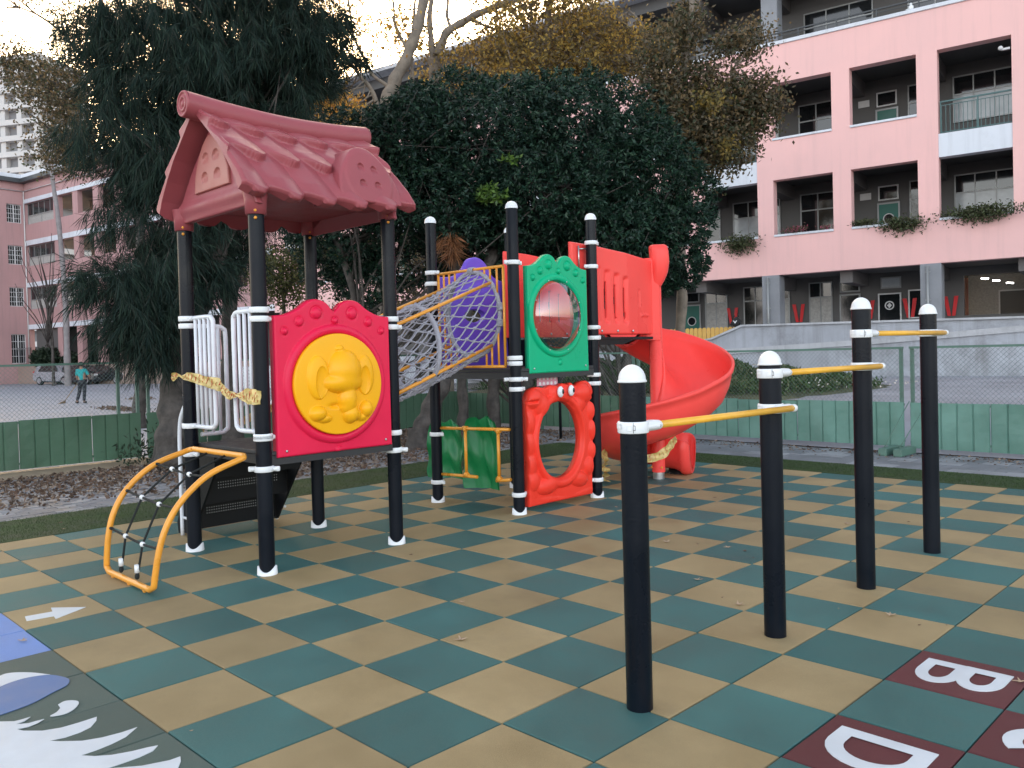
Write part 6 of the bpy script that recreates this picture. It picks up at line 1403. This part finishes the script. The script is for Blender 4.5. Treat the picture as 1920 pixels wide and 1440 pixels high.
# ================================================================ cars
def car(label, u, v, yaw, paint, L=4.4, W=1.78, H=1.62, suv=True, group='cars parked before the old wing'):
    c = ground(u, v, -.012); o = thing('parked_car', label, 'car', c, group, rz=yaw, local=True)
    st = [(-.5, .42, .72, .74, .62, .62), (-.485, .30, .92, .95, .86, .74), (-.44, .22, .98, 1.40, .89, .66), (-.36, .20, .99, H*.97, .90, .66), (-.1, .20, .98, H, .90, .66), (.08, .20, .97, H*.96, .90, .64), (.20, .20, .96, 1.10, .90, .76), (.26, .20, .95, .97, .89, .84), (.40, .22, .88, .90, .87, .82), (.475, .28, .78, .80, .80, .72), (.5, .38, .60, .62, .60, .58)]
    rows = []
    for x, zb, zm, zt, wm, wt in st:
        h = W/2/.9; half = [(0, zb), (wm*.75, zb), (wm, zb+.12), (wm, zm-.12), (wm*.985, zm), (wt+.02, (zm+zt)/2 if zt > zm+.1 else zm+.005), (wt, zt-.02), (wt*.7, zt), (0, zt+.01)]
        rows.append([(x*L, y*h, z) for y, z in half]+[(x*L, -y*h, z) for y, z in half[::-1][1:-1]])
    rows = np.array(rows); K = []
    for i in range(len(rows)-1):
        for t_ in np.linspace(0, 1, 3, endpoint=False): K.append(rows[i]*(1-t_)+rows[i+1]*t_)
    K.append(rows[-1]); mb = MB(); mb.grid(np.array(K), 0, True, closed=True); mb.add(K[0], [tuple(range(len(K[0])))]); mb.add(K[-1], [tuple(range(len(K[0])))[::-1]])
    body = mb.build('body', paint, o, auto=40)
    for s in (1, -1):
        mb = MB(); mb.prism([(-.34*L, 1.03), (.16*L, 1.02), (.055*L, H-.14), (-.30*L, H-.13)], lambda a, b, w: (a, s*(W/2*.98-.23*(b-1.0)/(H-1.1)+w), b), .0, .015); mb.build('side_window', M_['pane'], o)
        for x in (-.31*L, .31*L):
            mb = MB(); th = np.linspace(0, 2*math.pi, 20, endpoint=False)
            mb.grid(np.array([[(x+r*math.cos(t), s*(W/2-.2+q), .33+r*math.sin(t)) for t in th] for r, q in ((.0, 0), (.33, 0), (.335, .05), (.335, .17), (.31, .205), (.22, .21))]), 0, True, closed=True); w_ = mb.build('wheel', M_['black'], o)
            mb = MB(); mb.grid(np.array([[(x+r*math.cos(t), s*(W/2-.2+q), .33+r*math.sin(t)) for t in th] for r, q in ((.215, .20), (.20, .19), (.06, .20), (.0, .205))]), 0, False, closed=True); mb.build('rim', M_['steel'], w_)
        mb = MB(); mb.box((-.497*L, s*.50, .86), (-.46*L, s*.80, 1.06), 0, .02); mb.build('tail_light', M_['taill'], o)
        mb = MB(); mb.box((.44*L, s*.48, .66), (.490*L, s*.76, .80), 0, .02); mb.build('headlight', M_['framew'], o)
    mb = MB(); mb.prism([(-.62, 1.06), (.62, 1.06), (.55, H-.22), (-.55, H-.22)], lambda a, b, w: (-.462*L+.045*L*(b-1.0)/.5-w-.03, a, b), 0, .012); mb.build('rear_window', M_['pane'], o)
    return o
M_['taill'] = mat('tail_lamp_red', (.55, .01, .015), .25)
M_['silver'] = mat('silver_paint', (.42, .44, .48), .28, metal=.5, var=.03); M_['darkp'] = mat('dark_paint', (.015, .017, .022), .25, var=.1, coat=.4)
car('silver parked car, the leftmost, with its red tail lamp towards us', 116, 721, .35, M_['silver'])
car('black parked car half hidden by the sweeping worker', 163, 720.5, .25, M_['darkp'], H=1.45)
car('dark parked car at the right end, partly behind the casuarina foliage', 218, 719, .2, M_['darkp'], H=1.5)
# ================================================================ worker sweeping the yard
def skinned(name, V, E, Rr, m, par=None, sub=2):
    me = bpy.data.meshes.new(name); me.from_pydata([tuple(v) for v in V], E, []); o = bpy.data.objects.new(name, me); COL.objects.link(o)
    sk = o.modifiers.new('skin', 'SKIN'); sk.use_smooth_shade = True
    for i, r in enumerate(Rr): me.skin_vertices[0].data[i].radius = (r, r) if not isinstance(r, tuple) else r
    me.skin_vertices[0].data[0].use_root = True
    if sub: ss_ = o.modifiers.new('sub', 'SUBSURF'); ss_.levels = sub; ss_.render_levels = sub
    me.materials.append(m); 
    if par is not None: o.parent = par
    return o
wp = ground(155, 756, -.012); H_ = 1.62
rgt = np.array([RT[0], RT[1], 0]); rgt /= np.linalg.norm(rgt); bwd = -np.array([FW[0], FW[1], 0])/np.linalg.norm(FW[:2])
def WP(a, b, z): return wp+rgt*a+bwd*b+np.array([0, 0, z*H_/1.62])
M_['skin'] = mat('skin', (.32, .18, .12), .6, var=.05); M_['hairk'] = mat('black_hair', (.012, .011, .012), .6); M_['shirt'] = mat('turquoise_shirt', (.012, .30, .30), .8, var=.1, vs=8); M_['trs'] = mat('dark_trousers', (.022, .024, .032), .85, var=.15, vs=8); M_['shoe'] = mat('dark_shoe', (.02, .02, .02), .6)
V = [WP(0, 0, .90), WP(0, 0, 1.10), WP(0, .01, 1.28), WP(-.01, .0, 1.38), WP(-.015, -.01, 1.44), WP(-.015, -.02, 1.53), WP(-.015, -.02, 1.60),
     WP(-.17, 0, 1.31), WP(-.22, -.04, 1.08), WP(-.26, -.18, .90), WP(.16, 0, 1.31), WP(.27, .0, 1.10), WP(.22, -.20, .98),
     WP(-.08, 0, .86), WP(-.12, -.04, .48), WP(-.19, .06, .09), WP(-.25, -.06, .035), WP(.09, 0, .86), WP(.08, -.02, .47), WP(.07, .02, .08), WP(.04, -.12, .03)]
E_ = [(0, 1), (1, 2), (2, 3), (3, 4), (4, 5), (5, 6), (2, 7), (7, 8), (8, 9), (2, 10), (10, 11), (11, 12), (0, 13), (13, 14), (14, 15), (15, 16), (0, 17), (17, 18), (18, 19), (19, 20)]
rr_ = [(.13, .10), (.125, .09), (.15, .10), (.07, .07), (.055, .055), (.085, .095), (.075, .085), .055, .042, .032, .055, .042, .032, .085, .06, .042, .035, .085, .06, .042, .035]
pb = skinned('person', V, E_, rr_, M_['skin']); tag(pb, 'person in a turquoise T-shirt and dark trousers sweeping the yard, seen from behind', 'person')
def clad(name, idx, ex, m, ov={}):
    mp = {k: i for i, k in enumerate(idx)}; vv = [V[k] for k in idx]; ee = [(mp[a], mp[b]) for a, b in E_ if a in mp and b in mp]
    rad = [ov.get(k, tuple(q+ex for q in (rr_[k] if isinstance(rr_[k], tuple) else (rr_[k], rr_[k])))) for k in idx]
    return skinned(name, vv, ee, rad, m, pb)
clad('shirt', [1, 0, 2, 3, 7, 8, 10, 11], .018, M_['shirt'], {8: (.06, .06), 11: (.06, .06), 3: (.06, .06), 0: (.16, .12)})
clad('trousers', [0, 13, 14, 15, 17, 18, 19], .014, M_['trs'])
hb = MB(); hb.ball(WP(-.015, .005, 1.555), (.105, .105, .10), 12); hb.build('hair', M_['hairk'], pb)
for k in (16, 20): b = MB(); b.ball(V[k]+np.array([0, 0, .01]), (.12, .07, .05), 10); b.build('shoe', M_['shoe'], pb)
for k, s in ((9, -1), (12, 1)):
    b = MB(); b.ball(V[k], (.04, .035, .045), 8)
    for q in range(4): b.tube([V[k]+rgt*(q-1.5)*.018, V[k]+rgt*(q-1.5)*.02-bwd*.05+np.array([0, 0, -.05])], .009, 5)
    b.tube([V[k], V[k]+rgt*s*.035-bwd*.02], .011, 5); b.build('hand', M_['skin'], pb)
M_['wood'] = mat('bamboo', (.30, .20, .10), .7, var=.2, vs=10); b = MB(); e0 = WP(-.10, -.30, 1.10); e1 = WP(-.72, -.05, .12); b.tube([e0, e1], .014, 8)
br = tag(b.build('broom', M_['wood']), 'long bamboo broom held by the person sweeping the yard', 'broom')
P = np.repeat(e1[None], 240, 0)+rng.normal(0, .015, (240, 3)); D = np.repeat(unit(e1-e0)[None], 240, 0)+rng.normal(0, .22, (240, 3)); q = leaves(P, D, rng.uniform(.25, .36, 240), .012); q[:, :, 2] = np.maximum(q[:, :, 2], .0); fast_quads('broom_head', q, M_['wood'], br)
for k, (u, v, s) in enumerate(((228, 768, .9), (265, 748, .35))):
    c = ground(u, v, .0); n = 700; P = c+np.stack([rng.normal(0, s, n), rng.normal(0, .16, n), np.abs(rng.normal(0, .03, n))], 1); P = P[:, :]; tag(fast_quads('swept_leaves', leaves(P, rnd_dirs(n), .09, .06), M_['litter']), ['long pile of swept leaves on the yard beyond the fence', 'small pile of swept leaves behind the fence post'][k], 'leaf pile')
# a black bear figure beside the picket fence, a white mark on its chest
bc = F8(-3.98, -2.15, 2.22); b = MB(); M_['bear'] = mat('black_fur_paint', (.012, .012, .013), .7)
V2 = [bc+.62*np.array(q_) for q_ in (fe*0, np.array([0, 0, .30]), np.array([0, 0, .52])+fn*-.03, np.array([0, 0, .60])+fn*-.14, fe*.22+[0, 0, .36], fe*.30+[0, 0, .10]+fn*-.1, -fe*.22+[0, 0, .36], -fe*.32+[0, 0, .14]+fn*-.1)]
bo = skinned('bear_figure', V2, [(0, 1), (1, 2), (2, 3), (1, 4), (4, 5), (1, 6), (6, 7)], [.15, .15, .10, .045, .06, .045, .06, .045], M_['bear']); tag(bo, 'black bear figure with a white chest mark at the end of the picket fence', 'figure')
for s in (1, -1): b = MB(); b.ball(V2[2]+fe*.075*s+[0, 0, .095], (.032, .025, .032), 8); b.build('ear', M_['bear'], bo)
b = MB(); q0 = V2[1]+fn*-.155; b.add([q0-fe*.08+[0, 0, .07], q0-fe*.04+[0, 0, .07], q0+[0, 0, .015], q0+fe*.04+[0, 0, .07], q0+fe*.08+[0, 0, .07], q0+[0, 0, -.04]], [(0, 5, 2, 1), (5, 4, 3, 2)], 0, False); b.build('chest_mark', M_['white'], bo)
